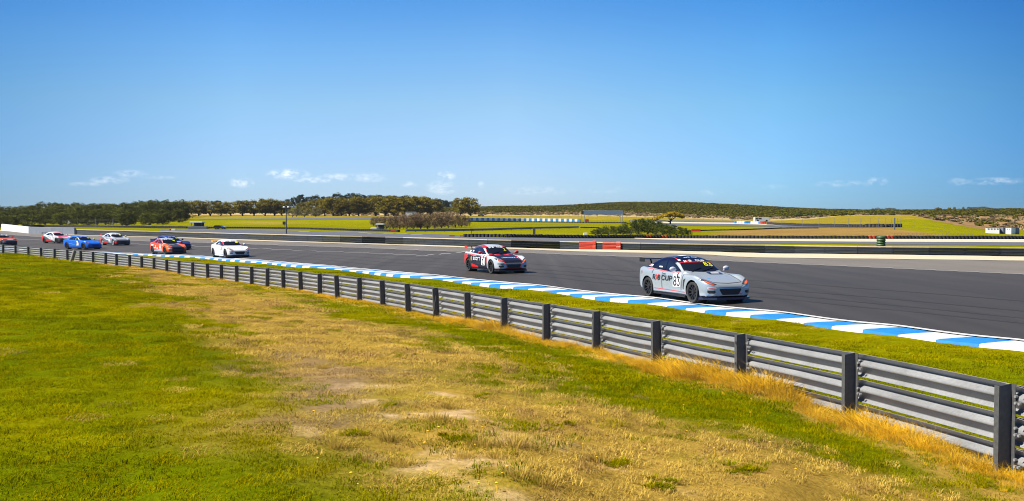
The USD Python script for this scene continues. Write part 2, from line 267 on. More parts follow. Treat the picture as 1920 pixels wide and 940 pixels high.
def ground_colors(x, y):
    """The turf's and soil's own colours, by place."""
    px = project(np.stack([x, y, H(x, y)], -1)); r = np.hypot(x, y); front = y > 3
    n1, n2, n3 = fbm2(x, y, 7.0, 3), fbm2(x, y, 1.2, 4), fbm2(x, y, 30.0, 5)
    green, ygreen, straw, soil, dirt, rust = map(np.array, ((.085, .105, .001), (.165, .150, .001), (.30, .19, .035), (.48, .34, .19), (.19, .125, .07), (.40, .19, .07)))
    t = sstep(.35, .65, n1 * .6 + n2 * .4)[:, None]; c = green * (1 - t) + ygreen * t
    def over(c, k, m): return c * (1 - m[:, None]) + k * m[:, None]
    dry = inside(DRY, x, y, 1.2, .8, 2.5, 11) * front; c = over(c, straw * (.8 + .4 * n2[:, None]), dry * (.95 - .5 * sstep(.56, .72, n2)))
    c = over(c, dirt, inside(DIRT, x, y, .6, .5, 1.0, 12) * sstep(.35, .6, n2) * .9 * front)
    c = over(c, soil, inside(SOIL, x, y, .5, .5, .8, 13) * .8 * sstep(.50, .70, fbm2(x, y, .55, 14)) * front); c = over(c, soil, inside(SOIL2, x, y, .5, .5, .8, 15) * .8 * sstep(.54, .70, fbm2(x, y, .5, 16)) * front)
    c = over(c, rust, inside(RUST, x, y, .3, .3, .5, 17) * sstep(.4, .6, n2) * front)
    rd = shapely.distance(RAILSIDE, shapely.points(x, y)); c = over(c, np.array((.40, .25, .05)) * (.7 + .6 * n2[:, None]), (1 - sstep(.45, 1.1, rd + (n2 - .5) * 1.2)) * front * (y < 70) * .9)
    far = sstep(95, 125, r); f = np.array((.175, .170, .001)) * (.75 + .5 * n3[:, None]); c = over(c, f, far)
    # beyond the far barrier, by the lines of the land
    X, Y = px[:, 0], px[:, 1]; ok = (y > 60) & (r > 100)
    jag = (fbm2(x, y, 12.0, 21) - .5) * 6
    dtop = line_at([(-400, 395), (560, 400), (700, 400), (860, 398), (960, 398.5), (1090, 398.5), (1180, 399), (1240, 401), (1320, 404), (1420, 408.5), (1500, 409), (1600, 403), (1700, 402), (1800, 404), (1920, 405), (2400, 405)], X) + jag * .4
    dbot = line_at([(-400, 398), (560, 404.5), (700, 405.5), (870, 404.5), (1090, 405.5), (1240, 408), (1320, 411), (1420, 414), (1500, 412), (1600, 404), (1700, 404), (1760, 416), (1850, 430), (1920, 432), (2400, 432)], X) + jag * .2
    scrub = np.array((.088, .084, .007)) * (.7 + .6 * n1[:, None]); dune = np.where((X > 1690)[:, None], np.array((.24, .15, .07)), np.array((.36, .27, .13))) * (.55 + .9 * n2[:, None])
    mid = np.array((.23, .178, .015)) * (.8 + .4 * n1[:, None])
    c = over(c, mid, ok * (Y < line_at([(-400, 412), (300, 411), (560, 408.5), (860, 410), (1090, 413), (1300, 413), (1420, 418), (1640, 426), (1700, 412), (1920, 412), (2400, 412)], X)) * 1.0)
    c = over(c, dune, ok * (Y < dbot) * 1.0); c = over(c, scrub, ok * (Y < dtop) * 1.0)
    bank = inside(world_poly([(1358, 433), (1430, 430), (1500, 428.5), (1640, 427), (1660, 426), (1720, 435), (1765, 441.5), (1640, 442), (1500, 443), (1340, 443)]), x, y, 3, 1.5, 8, 22)
    c = over(c, np.array((.23, .145, .045)) * (.85 + .3 * n1[:, None]), bank * ok)
    hump = inside(world_poly([(1702, 423), (1712, 415), (1722, 411.5), (1732, 412), (1745, 417), (1800, 425), (1850, 432), (1860, 440), (1760, 440.5)]), x, y, 2, 1, 8, 23); c = over(c, np.array((.19, .185, .001)) * (.85 + .3 * n1[:, None]), hump * ok)
    brown = inside(world_poly([(440, 418), (470, 415), (545, 416), (560, 420), (500, 422)]), x, y, 8, 3, 10, 24); c = over(c, np.array((.26, .19, .04)), brown * .7 * ok)
    return c * ALB
gz = GZ.copy()
inroad = shapely.contains_xy(ROAD.buffer(-0.25), GX, GY); gz[inroad] -= 0.12                    # the bed under the road
gz += relief(GX, GY) * ~shapely.contains_xy(ROAD.buffer(2.5), GX, GY)
nv = GX.shape; idx = np.arange(GX.size).reshape(nv)
a_, b_, c_, d_ = idx[:-1, :-1].ravel(), idx[1:, :-1].ravel(), idx[1:, 1:].ravel(), idx[:-1, 1:].ravel()
tri = np.vstack([np.stack([a_, c_, b_], -1), np.stack([a_, d_, c_], -1)])
gv = np.stack([GX, GY, gz], -1).reshape(-1, 3)
tm = trimesh.Trimesh(gv, tri, process=False)
if tm.face_normals[:, 2].mean() < 0: tri = tri[:, ::-1]
gcol = ground_colors(GX.ravel(), GY.ravel())
look('turf_look', (.1, .1, .02), .9, spec=.0, attr=True, vary=[(14.0, .28), (1.6, .16), (.16, .12)], bump=(22.0, .7, .03))
obj('ground', (gv, tri), LOOK['turf_look'], smooth=True, col=gcol, label='grassy ground of the racing circuit with dry patches and low hills beyond', kind='structure')
# an earth disc under the camera closes the middle of the ground
obj('ground', trimesh.creation.cylinder(radius=1.25, height=.1, sections=48, transform=trimesh.transformations.translation_matrix([0, 0, float(GZ[0, 0]) - .05])), LOOK['turf_look'], col=None, label='grass under the viewer', kind='structure')

def asphalt(name, color, streak=0.12, near=1.0):  # grazing-angle brightening put into the colour: darker close by, paler far off
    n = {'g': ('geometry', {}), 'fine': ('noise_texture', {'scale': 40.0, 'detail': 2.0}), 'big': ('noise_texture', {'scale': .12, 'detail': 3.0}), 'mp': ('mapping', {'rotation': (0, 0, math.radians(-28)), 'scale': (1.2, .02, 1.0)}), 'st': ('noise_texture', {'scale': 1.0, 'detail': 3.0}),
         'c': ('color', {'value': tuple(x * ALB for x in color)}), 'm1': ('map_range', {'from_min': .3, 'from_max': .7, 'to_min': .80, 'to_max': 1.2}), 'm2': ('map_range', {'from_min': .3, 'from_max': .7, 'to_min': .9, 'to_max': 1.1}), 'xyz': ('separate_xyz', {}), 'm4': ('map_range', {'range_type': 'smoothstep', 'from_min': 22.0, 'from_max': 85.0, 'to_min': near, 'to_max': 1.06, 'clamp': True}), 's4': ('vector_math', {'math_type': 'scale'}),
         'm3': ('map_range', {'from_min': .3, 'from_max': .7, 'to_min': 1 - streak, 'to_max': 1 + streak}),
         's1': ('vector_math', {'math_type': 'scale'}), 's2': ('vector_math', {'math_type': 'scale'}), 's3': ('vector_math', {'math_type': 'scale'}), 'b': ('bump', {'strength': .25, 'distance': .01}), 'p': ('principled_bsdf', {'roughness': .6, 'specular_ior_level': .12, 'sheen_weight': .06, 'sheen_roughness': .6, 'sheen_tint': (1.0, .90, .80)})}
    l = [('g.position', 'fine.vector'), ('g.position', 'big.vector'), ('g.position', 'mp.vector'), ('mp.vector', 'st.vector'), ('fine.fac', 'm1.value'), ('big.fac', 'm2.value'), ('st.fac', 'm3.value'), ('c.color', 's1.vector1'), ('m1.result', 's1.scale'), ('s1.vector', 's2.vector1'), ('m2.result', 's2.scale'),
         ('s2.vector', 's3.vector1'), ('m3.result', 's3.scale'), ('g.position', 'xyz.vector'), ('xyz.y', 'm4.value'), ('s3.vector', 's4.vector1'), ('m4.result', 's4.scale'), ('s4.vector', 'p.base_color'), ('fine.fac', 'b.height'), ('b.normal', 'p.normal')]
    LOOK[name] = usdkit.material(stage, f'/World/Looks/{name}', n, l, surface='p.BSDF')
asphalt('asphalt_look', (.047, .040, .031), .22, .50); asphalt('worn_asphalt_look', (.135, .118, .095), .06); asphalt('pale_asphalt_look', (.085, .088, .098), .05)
look('sand_look', (.50, .43, .31), .9, spec=.1, vary=[(3.0, .10), (.4, .08)]); look('line_look', (.66, .62, .60), .6, vary=[(6.0, .10)]); look('kerb_white', (.60, .595, .585), .5, vary=[(5.0, .07), (.7, .06)]); look('kerb_blue', (.014, .195, .50), .5, vary=[(5.0, .16), (.9, .12)])
look('galv', (.225, .228, .232), .36, metal=.0, vary=[(30.0, .16), (2.0, .16), (.5, .08)], bump=(60., .12, .004)); look('galv_dark', (.075, .076, .078), .5, metal=.0, vary=[(24.0, .25)]); look('steel_far', (.011, .019, .029), .6, metal=.1, vary=[(1.0, .12)])
look('black', (.012, .012, .013), .6); look('rubber', (.016, .016, .017), .8, vary=[(3.0, .3)]); look('orange', (.40, .026, .003), .55, vary=[(2.0, .1)]); look('billboard_pale', (.46, .54, .66), .5); look('white', (.78, .78, .77), .45, vary=[(1.5, .05)]); look('concrete_white', (.66, .67, .66), .8, vary=[(.8, .16), (6.0, .12)]); look('concrete_grey', (.135, .158, .20), .8, vary=[(.5, .14)])
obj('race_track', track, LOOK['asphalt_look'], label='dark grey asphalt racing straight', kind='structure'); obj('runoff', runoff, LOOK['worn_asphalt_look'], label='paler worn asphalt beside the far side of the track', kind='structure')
obj('verge', verge, LOOK['sand_look'], label='cream concrete verge below the far barrier', kind='structure')
def pixline(kn, step=24): x = np.arange(kn[0][0], kn[-1][0] + .1, step); return hit(x, line_at(kn, x))
obj('track_line', stripe(pixline(L1), .13, .036), LOOK['line_look'], label='long white edge line of the track', kind='structure')
obj('track_line', stripe(pixline([(-300, 441), (36, 449), (80, 451), (249, 458), (359, 462), (467, 466), (565, 470.6), (680, 475), (795, 480)], 15), .13, .036), LOOK['line_look'], label='white line of the pit exit lane', kind='structure')
for (a, b) in (((795, 480), (813, 478.4)), ((824, 477.7), (845, 475.6)), ((855, 474.7), (876, 472.6))):
    obj('track_line', stripe(hit(*np.array([a, ((a[0] + b[0]) / 2, (a[1] + b[1]) / 2), b]).T), .16, .037), LOOK['line_look'], label='short white dash closing the pit exit lane', kind='structure')

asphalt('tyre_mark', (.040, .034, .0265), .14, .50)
TM = [(2.6, .30, -60, 40), (4.1, .34, -70, 55), (6.3, .30, -80, 60), (9.6, .12, -90, 60)]
# ------------------------------------------------------------------ kerb: blue and white blocks, each a piece
ktop, kbot = pixline(KERB_TOP, 10), pixline(KERB_BOT, 10)
def resample(p, step):
    s = np.r_[0, np.cumsum(np.linalg.norm(np.diff(p[:, :2], axis=0), axis=1))]; t = np.arange(0, s[-1], step); return t, np.stack([np.interp(t, s, p[:, k]) for k in range(2)], -1), s
kt = ktop[(ktop[:, 1] < 150)]; s_t, kp, s_raw = resample(kt, .25)
from scipy.ndimage import gaussian_filter1d
kp = gaussian_filter1d(kp, 6, axis=0, mode='nearest'); kd = np.gradient(kp, axis=0); kd /= np.linalg.norm(kd, axis=1, keepdims=True); kn = np.stack([kd[:, 1], -kd[:, 0]], -1)       # towards the grass
if (kn @ np.array([-.9, -.4])).mean() < 0: kn = -kn
def k_at(s): return np.array([np.interp(s, s_t, kp[:, k]) for k in range(2)]), np.array([np.interp(s, s_t, kn[:, k]) for k in range(2)])
cent = hit(np.array([1051, 1109, 1163, 1227, 1297, 1375, 1463, 1567, 1683, 1827.]), np.interp([1051, 1109, 1163, 1227, 1297, 1375, 1463, 1567, 1683, 1827.], [1000, 1343, 1563, 1920], [542, 582, 609, 654]))
sc = np.array([s_t[np.argmin(np.linalg.norm(kp - c[:2], axis=1))] for c in cent]); per, off = np.polyfit(np.arange(10), sc, 1)
KW = 1.16; KL = abs(per) / 2
kerb = thing('kerb', 'low kerb of alternating blue and white painted blocks along the near edge of the track', 'kerb')
k0 = int((s_t[0] - off) / per * 2); ks = sorted([off + per * k / 2 for k in range(-240, 60)])
for k, s in enumerate(ks):
    if s - KL / 2 < s_t[2] or s + KL / 2 > s_t[-3]: continue
    blue = abs(((s - off) / per + 1e-6) % 1 - .5) > .25
    if k_at(s)[0][1] < 8: continue
    prof = [(-.02, -.1), (0, .022), (.06, .026), (.6, .030), (KW - .12, .030), (KW, .020), (KW + .03, -.1)]; v, f = [], []
    for q in (-.5, 0, .5):
        c0, n0 = k_at(s + q * (KL - .006))
        for w, h in prof: p = c0 + n0 * (w + .14); v.append([*p, float(H(*c0)) + h])
    n = len(prof)
    for r_ in range(2):
        for j in range(n - 1): i = r_ * n + j; f += [[i, i + 1, i + n + 1], [i, i + n + 1, i + n]]
    f += [[0, j + 1, j] for j in range(1, n - 1)] + [[2 * n, 2 * n + j, 2 * n + j + 1] for j in range(1, n - 1)]
    m = trimesh.Trimesh(v, f, process=False); m.fix_normals()
    obj('kerb_block', m, LOOK['kerb_blue' if blue else 'kerb_white'], kerb)
for k, (o, w, s0, s1) in enumerate(TM):
    ss = np.arange(s_t[3], s_t[-4], 1.0); ss = ss[(np.abs(ss - sc.mean()) < 75)]; sel = ss[(ss - sc.mean() > s0) & (ss - sc.mean() < s1)]
    pts_ = np.array([k_at(s)[0] - k_at(s)[1] * (o + .5 * math.sin(s / 23 + k)) for s in sel]); pts_ = pts_[pts_[:, 1] > 9]
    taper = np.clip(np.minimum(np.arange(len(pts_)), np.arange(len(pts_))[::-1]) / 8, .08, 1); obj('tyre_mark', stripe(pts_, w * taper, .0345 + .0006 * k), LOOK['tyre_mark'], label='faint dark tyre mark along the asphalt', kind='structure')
edge = np.array([k_at(s)[0] + k_at(s)[1] * .06 for s in np.arange(s_t[2], s_t[-3], .6)])
obj('track_line', stripe(edge, .20, .047), LOOK['kerb_white'], label='white edge line between the kerb and the asphalt', kind='structure')

# ------------------------------------------------------------------ near guardrail: three W-beams on Z-section posts
posts = []
for x in sorted(POSTX, reverse=True):
    i = np.argmin(abs(rpx - x - .155 * FPX / rp[:, 1])); p = rp[i]; zt = P(x, line_at(TOPS, x), p[1] - .08)[2]; posts.append([p[0], p[1], zt])
posts = np.array(posts); posts[:, 2] = gaussian_filter1d(posts[:, 2], .6, mode='nearest')
pd = np.gradient(posts[:, :2], axis=0); pd /= np.linalg.norm(pd, axis=1, keepdims=True)            # along the rail, away from the camera
pn = np.stack([-pd[:, 1], pd[:, 0]], -1)                                                        # towards the spectators (left)
guard = thing('guardrail', 'galvanised three-beam guardrail on steel posts between the grass bank and the kerb', 'guardrail')
# z-section: web along v, spectator flange to the far side, track flange to the near side
ZP = [(-.006, 0), (.062, 0), (.062, .007), (.004, .007), (.004, .163), (-.066, .163), (-.066, .156), (-.006, .156)]     # (towards the camera along the rail, towards spectators)
def zpost(i, base):
    u, v = -pd[i], pn[i]; lean = rng.normal(0, .011, 2); pts = np.array(ZP); zt = posts[i, 2]; top, bot = [], []
    for a, b in pts:
        q = posts[i, :2] + u * a + v * b; top.append([*(q + lean * 2), zt + (.02 if b < .02 else .0)]); bot.append([*q, base])
    n = len(pts); V = np.vstack([bot, top]); f = []
    for j in range(n): k = (j + 1) % n; f += [[j, k, n + k], [j, n + k, n + j]]
    for t in ([0, 1, 2], [0, 2, 3], [0, 3, 4], [0, 4, 7], [4, 5, 6], [4, 6, 7]): f += [[n + t[0], n + t[1], n + t[2]], [t[2], t[1], t[0]]]
    m = trimesh.Trimesh(V, f, process=False); m.fix_normals(); return m
WP = np.array([(0, .310), (-.012, .304), (-.066, .256), (-.083, .240), (-.083, .226), (-.072, .216), (-.022, .188), (-.005, .180), (0, .170), (0, .156), (-.005, .147), (-.020, .134), (-.072, .070), (-.083, .056), (-.083, .042), (-.074, .033), (-.048, .010), (-.044, 0)])
wn = np.gradient(WP, axis=0); wn = np.stack([wn[:, 1], -wn[:, 0]], -1) / np.linalg.norm(wn, axis=1, keepdims=True); WPC = np.vstack([WP, (WP - wn * .004)[::-1]])
def beam(i, row):
    v, f = [], []; n = len(WPC); a = posts[i, :2] + pd[i] * -.16; b = posts[i + 1, :2] + pd[i + 1] * .16; mid = .5 * (a + b)
    sag = rng.normal(0, .007); lap = .004 * (i % 2)
    for q, w, z in ((a, pn[i], posts[i, 2]), (mid, (pn[i] + pn[i + 1]) / 2, (posts[i, 2] + posts[i + 1, 2]) / 2 + sag), (b, pn[i + 1], posts[i + 1, 2])):
        for d, h in WPC: p = q + w * (d - .008 - lap); v.append([*p, z + .012 - .31 - row * .335 + h])
    for r_ in range(2):
        for j in range(n): k = (j + 1) % n; f += [[r_ * n + j, r_ * n + k, (r_ + 1) * n + k], [r_ * n + j, (r_ + 1) * n + k, (r_ + 1) * n + j]]
    m = trimesh.Trimesh(v, f, process=False); m.fix_normals(); return m
for i in range(len(posts)):
    g0 = ground(*posts[i, :2])
    obj('post', zpost(i, g0 - .3), LOOK['galv_dark'], guard)
    near = posts[i, 1] < 30
    if near:
        hs = [bx(0, 0, 0, .014, .004, .05) for _ in range(3)]
        for k, h in enumerate(hs):
            q = posts[i, :2] - pd[i] * -.035 + pn[i] * .164; ang = math.atan2(pd[i][1], pd[i][0]); h.apply_transform(trimesh.transformations.rotation_matrix(ang, [0, 0, 1])); h.apply_translation([*q, posts[i, 2] - .12 - .335 * k])
            obj('slot', h, LOOK['black'], guard)
        for k in range(3):
            for s in (.05, .10):
                for hz in (.12, .19):
                    q = posts[i, :2] - pd[i] * (s + .03) + pn[i] * .012; m = trimesh.creation.cylinder(radius=.016, height=.03, sections=6, transform=trimesh.transformations.rotation_matrix(math.pi / 2, [pd[i][0], pd[i][1], 0])); m.apply_translation([*q, posts[i, 2] + .012 - .31 - k * .335 + hz])
                    if hz < .15 or s < .08: obj('bolt', m, LOOK['galv'], guard)
for i in range(len(posts) - 1):
    for row in range(3): obj('beam', beam(i, row), LOOK['galv'], guard, smooth=35)
# a black stake and a grey timber post leaning on it
i = np.argmin(abs(rpx - 838)); q = rp[i]; w = np.array([-.86, -.5])
st = tube([*(q + w * .42), ground(*(q + w * .42)) - .1], [*(q + w * .19 + np.array([-.12, .1])), P(832, 555, q[1])[2]], .014, .012, 8)
tag(obj('stake', st, LOOK['black']), 'thin black stake leaning against the guardrail', 'stake')
i = np.argmin(abs(rpx - 151)); q = rp[i]
look('timber', (.20, .18, .16), .8, vary=[(12.0, .25)])
pt = tube([*(q + w * .75), ground(*(q + w * .75)) - .2], [*(q + w * .62 + np.array([.22, .0])), P(150, 469, q[1])[2]], .15, .135, 10)
tag(obj('timber_post', pt, LOOK['timber']), 'thick weathered grey timber post leaning in front of the guardrail', 'post')
# ------------------------------------------------------------------ racing coupes
look('window_glass', (.010, .013, .018), .04, spec=.6, coat=.6); look('car_black', (.010, .010, .012), .35); look('dark_trim', (.03, .03, .033), .5); look('rim_dark', (.05, .05, .055), .3, metal=.6); look('rim_silver', (.6, .6, .6), .3, metal=.7)
look('lamp_clear', (.05, .05, .055), .06, coat=1.0); look('lamp_orange', (.75, .13, .035), .15, coat=1.0); look('sticker_white', (.80, .80, .80), .35); look('sticker_black', (.012, .012, .014), .35); look('sticker_red', (.72, .025, .02), .3); look('sticker_yellow', (.80, .78, .02), .4); look('sticker_gold', (.42, .28, .05), .35); look('sticker_navy', (.012, .016, .05), .25, coat=.5); look('sticker_sky', (.05, .35, .75), .4)
look('mirror_silver', (.48, .50, .60), .3, coat=.5); look('wing_yellow', (.75, .36, .02), .4); look('mirror_yellow', (.75, .72, .03), .35)
PW = PchipInterpolator
def prof(pairs): a = np.array(sorted(pairs)); return PW(a[:, 0], a[:, 1], extrapolate=True)
zcF = prof([(2.2, .50), (2.12, .585), (1.9, .665), (1.6, .725), (1.35, .765), (1.0, .83), (.72, .89), (.45, 1.035), (.1, 1.225), (-.15, 1.30), (-.45, 1.335), (-.8, 1.33), (-1.1, 1.285), (-1.4, 1.19), (-1.7, 1.07), (-1.9, 1.0), (-2.05, .985), (-2.18, .96), (-2.25, .85)])
zbF = prof([(2.2, .50), (2.12, .595), (1.9, .70), (1.6, .795), (1.35, .835), (1.0, .835), (.7, .85), (0, .875), (-.8, .92), (-1.35, .965), (-1.8, .965), (-2.1, .94), (-2.25, .84)])
zrF = prof([(2.2, .50), (2.12, .588), (1.9, .662), (1.6, .715), (1.35, .755), (1.0, .82), (.72, .875), (.45, .985), (.1, 1.165), (-.15, 1.24), (-.45, 1.278), (-.8, 1.268), (-1.1, 1.215), (-1.4, 1.115), (-1.7, 1.015), (-1.9, .98), (-2.05, .968), (-2.25, .84)])
yrF = prof([(2.2, .40), (1.9, .52), (1.0, .58), (.72, .63), (.45, .605), (.1, .565), (-.45, .545), (-1.1, .545), (-1.7, .60), (-2.25, .60)])
WF = prof([(2.2, .50), (2.16, .63), (2.08, .73), (1.95, .80), (1.75, .852), (1.35, .892), (1.0, .875), (.5, .852), (-.5, .852), (-1.0, .872), (-1.35, .895), (-1.8, .865), (-2.08, .80), (-2.2, .72), (-2.25, .62)])
botF = prof([(2.2, .24), (2.0, .19), (1.3, .18), (-1.3, .18), (-1.9, .24), (-2.25, .38)])
XS = np.concatenate([np.linspace(2.2, 1.7, 22), np.linspace(1.67, -1.7, 120), np.linspace(-1.73, -2.25, 16)])
CNT = [3, 3, 3, 9, 9, 4, 2, 2, 8, 4, 5]
def section(x):
    W, zb, zs, zc, yr, zr = WF(x), botF(x), zbF(x), zcF(x), yrF(x), zrF(x); k8 = .86 if x < .6 else .80
    pts = [(0, zb), (.55 * W, zb), (.88 * W, zb), (.975 * W, zb + .06), (W, zb + .42 * (zs - zb)), (.99 * W, zs - .13 * min(1, (zs - zb) / .5)), (.95 * W, zs - .025), (.90 * W, zs), (k8 * W, zs + (.012 if x < .6 else -.012)), (min(yr, k8 * W - .02), zr), (min(yr, k8 * W) * .55, zr + .72 * (zc - zr)), (0, zc)]
    return np.array(pts)
def _dense(pts):
    t = np.r_[0, np.cumsum(CNT)]; d = np.arange(t[-1] + 1); return np.stack([PchipInterpolator(t, pts[:, k])(d) for k in range(2)], -1)
def warp(x): x = np.asarray(x, float); return np.where(x > 1.35, 1.35 + (x - 1.35) * .89, np.where(x < -1.35, -1.35 + (x + 1.35) * .88, x))       # short overhangs
def unwarp(x): x = np.asarray(x, float); return np.where(x > 1.35, 1.35 + (x - 1.35) / .89, np.where(x < -1.35, -1.35 + (x + 1.35) / .88, x))
SEC = np.array([_dense(section(x)) for x in XS]); SEC[..., 1] += .06 * np.clip(SEC[..., 1] - .95, 0, 1); JJ = np.r_[0, np.cumsum(CNT)]; NS, NJ = SEC.shape[:2]
XS = warp(XS)
def body_shell():
    half = np.concatenate([np.broadcast_to(XS[:, None, None], (NS, NJ, 1)), SEC], -1); left = half[:, ::-1][:, 1:-1] * [1, -1, 1]; ring = np.concatenate([half, left], 1); n = ring.shape[1]; v = ring.reshape(-1, 3).copy()
    i, j = np.meshgrid(np.arange(NS - 1), np.arange(n), indexing='ij'); a = (i * n + j).ravel(); b = (i * n + (j + 1) % n).ravel(); q = np.stack([a, b, b + n, a + n], -1)
    f = np.vstack([q[:, [0, 1, 2]], q[:, [0, 2, 3]]])
    # wheel arches: snap the nearest vertices to the circle and take out what lies within
    for xw in (1.35, -1.35):
        d = v[:, [0, 2]] - [xw, .33]; r = np.linalg.norm(d, axis=1); s = (np.abs(r - .365) < .030) & (np.abs(v[:, 1]) > .6)
        v[s, 0] = xw + d[s, 0] / r[s] * .365; v[s, 2] = .33 + d[s, 1] / r[s] * .365
    c = v[f].mean(1); keep = np.ones(len(f), bool)
    for xw in (1.35, -1.35): keep &= ~((np.hypot(c[:, 0] - xw, c[:, 2] - .33) < .362) & (np.abs(c[:, 1]) > .5))
    f = f[keep]
    for e, s in ((0, 1), (NS - 1, -1)):                                                        # front and rear faces
        k = len(v); ids = np.arange(n) + e * n; v = np.vstack([v, [[XS[e], 0, v[ids, 2].mean()]]]); nx = np.roll(ids, -1)
        f = np.vstack([f, np.stack([ids, nx, np.full(n, k)], -1)])
    m = trimesh.Trimesh(v, f, process=False); m.fix_normals()
    return m
SHELL = body_shell()
_s = (JJ[3], JJ[9] + 1)
def _lin(a, b): return LinearNDInterpolator(np.array(a), np.array(b))
_pts = [(x, SEC[i, j, 1], SEC[i, j, 0]) for i, x in enumerate(XS) for j in range(_s[0], (JJ[9] if x < .7 else JJ[7]) + 1)]; _pts = np.array(_pts); SIDE = _lin(_pts[:, :2], _pts[:, 2])
_pts = np.array([(x, s * SEC[i, j, 0], SEC[i, j, 1]) for i, x in enumerate(XS) for j in range(JJ[6], NJ) for s in (1, -1)]); TOP = _lin(_pts[:, :2], _pts[:, 2])
_pts = [(s * SEC[i, j, 0], SEC[i, j, 1], x) for i, x in enumerate(XS) if x > .9 for j in range(JJ[3], NJ) for s in (1, -1)] + [(y, z, float(warp(2.2))) for y in np.linspace(-.47, .47, 15) for z in np.linspace(.27, .48, 8) if abs(y) < .46]
_pts = np.array(_pts); FRONT = _lin(_pts[:, :2], _pts[:, 2])
def flat_mesh(shape):
    ms = []
    for g in getattr(shape, 'geoms', [shape]):
        if g.geom_type == 'Polygon' and g.area > 1e-7: v, f = trimesh.creation.triangulate_polygon(g, engine='earcut'); ms.append((np.asarray(v), np.asarray(f)))
    V, F, k = [], [], 0
    for v, f in ms: V.append(v); F.append(f + k); k += len(v)
    return np.vstack(V), np.vstack(F)
def letters(txt, h, bold=True, slant=0.0, width=1.0):
    m = meshkit.text_mesh(txt, h, .002, bold); top = m.face_normals[:, 2] > .5; m.update_faces(top); m.remove_unreferenced_vertices(); v = m.vertices[:, :2].copy(); v[:, 0] = v[:, 0] * width + v[:, 1] * slant; return v, np.array(m.faces)
def project_flat(v2, f, mode, off, side=-1, size=.07):
    v3, f = trimesh.remesh.subdivide_to_size(np.c_[v2, np.zeros(len(v2))], f, size, max_iter=12); m = trimesh.Trimesh(v3, f, process=True); p = m.vertices[:, :2]
    if mode == 'side': d = SIDE(p); o = np.stack([p[:, 0], side * (d + off), p[:, 1]], -1)
    elif mode == 'top': d = TOP(p); o = np.stack([p[:, 0], p[:, 1], d + off], -1)
    else: d = FRONT(p); o = np.stack([d + off, p[:, 0], p[:, 1]], -1)
    ok = ~np.isnan(o).any(1); ff = m.faces[ok[m.faces].all(1)]; m = trimesh.Trimesh(np.nan_to_num(o), ff, process=False); m.remove_unreferenced_vertices()
    want = {'side': [0, side, 0], 'top': [0, 0, 1], 'front': [1, 0, 0]}[mode]
    flip = m.face_normals @ want < 0; fs = m.faces.copy(); fs[flip] = fs[flip][:, ::-1]; return trimesh.Trimesh(m.vertices, fs, process=False)
def patch(pts, mode, off=.006, side=-1, size=.07): g = Polygon(pts).buffer(0) if not hasattr(pts, 'geom_type') else pts; return project_flat(*flat_mesh(g), mode, off, side, size)
def text_on(txt, x0, z0, h, mode='side', off=.014, side=-1, slant=0., width=1., bold=True):
    v, f = letters(txt, h, bold, slant, width); v = v + [x0, z0]
    if mode == 'side' and side > 0: v[:, 0] = 2 * x0 - v[:, 0] + (np.ptp(v[:, 0]))
    return project_flat(v, f, mode, off, side, .12)
def top_text(txt, x, y0, h, off=.014, width=1.0):
    """Lettering across the car, read from the front: its baseline towards the nose."""
    v, f = letters(txt, h, True, 0, width); w = np.ptp(v[:, 0]); v2 = np.stack([x - v[:, 1], y0 - w / 2 + v[:, 0] - v[:, 0].min()], -1); return project_flat(v2, f, 'top', off, -1, .1)
def round_rect(x0, z0, x1, z1, r=.02): return sbox(x0 + r, z0 + r, x1 - r, z1 - r).buffer(r, 3)
SIDEWIN = Polygon([(.47, .90), (.05, .905), (-.42, .925), (-.42, 1.222), (-.2, 1.205), (.02, 1.135), (.25, 1.02)]); REARWIN = Polygon([(-.47, .925), (-.9, .945), (-1.16, .965), (-1.12, 1.03), (-.98, 1.12), (-.75, 1.195), (-.47, 1.225)])
SCREEN = Polygon([(.715, 0), (.70, .2), (.655, .42), (.545, .655), (.30, .60), (.03, .545), (.07, .3), (.085, 0), (.07, -.3), (.03, -.545), (.30, -.60), (.545, -.655), (.655, -.42), (.70, -.2)])
STRIP = Polygon([(.085, 0), (.07, .3), (.03, .545), (.16, .565), (.21, .3), (.225, 0), (.21, -.3), (.16, -.565), (.03, -.545), (.07, -.3)])
BACKWIN = sbox(-1.66, -.5, -1.2, .5).buffer(-.05).buffer(.05)
MOUTH = Polygon([(-.37, .455), (.37, .455), (.385, .42), (.30, .285), (.26, .27), (-.26, .27), (-.30, .285), (-.385, .42)]); INTAKE = [(.53, .40), (.74, .41), (.745, .355), (.70, .315), (.56, .315), (.52, .35)]; LAMP = [(.44, .585), (.56, .565), (.70, .60), (.80, .665), (.835, .735), (.80, .755), (.70, .715), (.56, .645)]; INDIC = [(.53, .585), (.62, .585), (.72, .625), (.775, .685), (.74, .695), (.62, .645)]
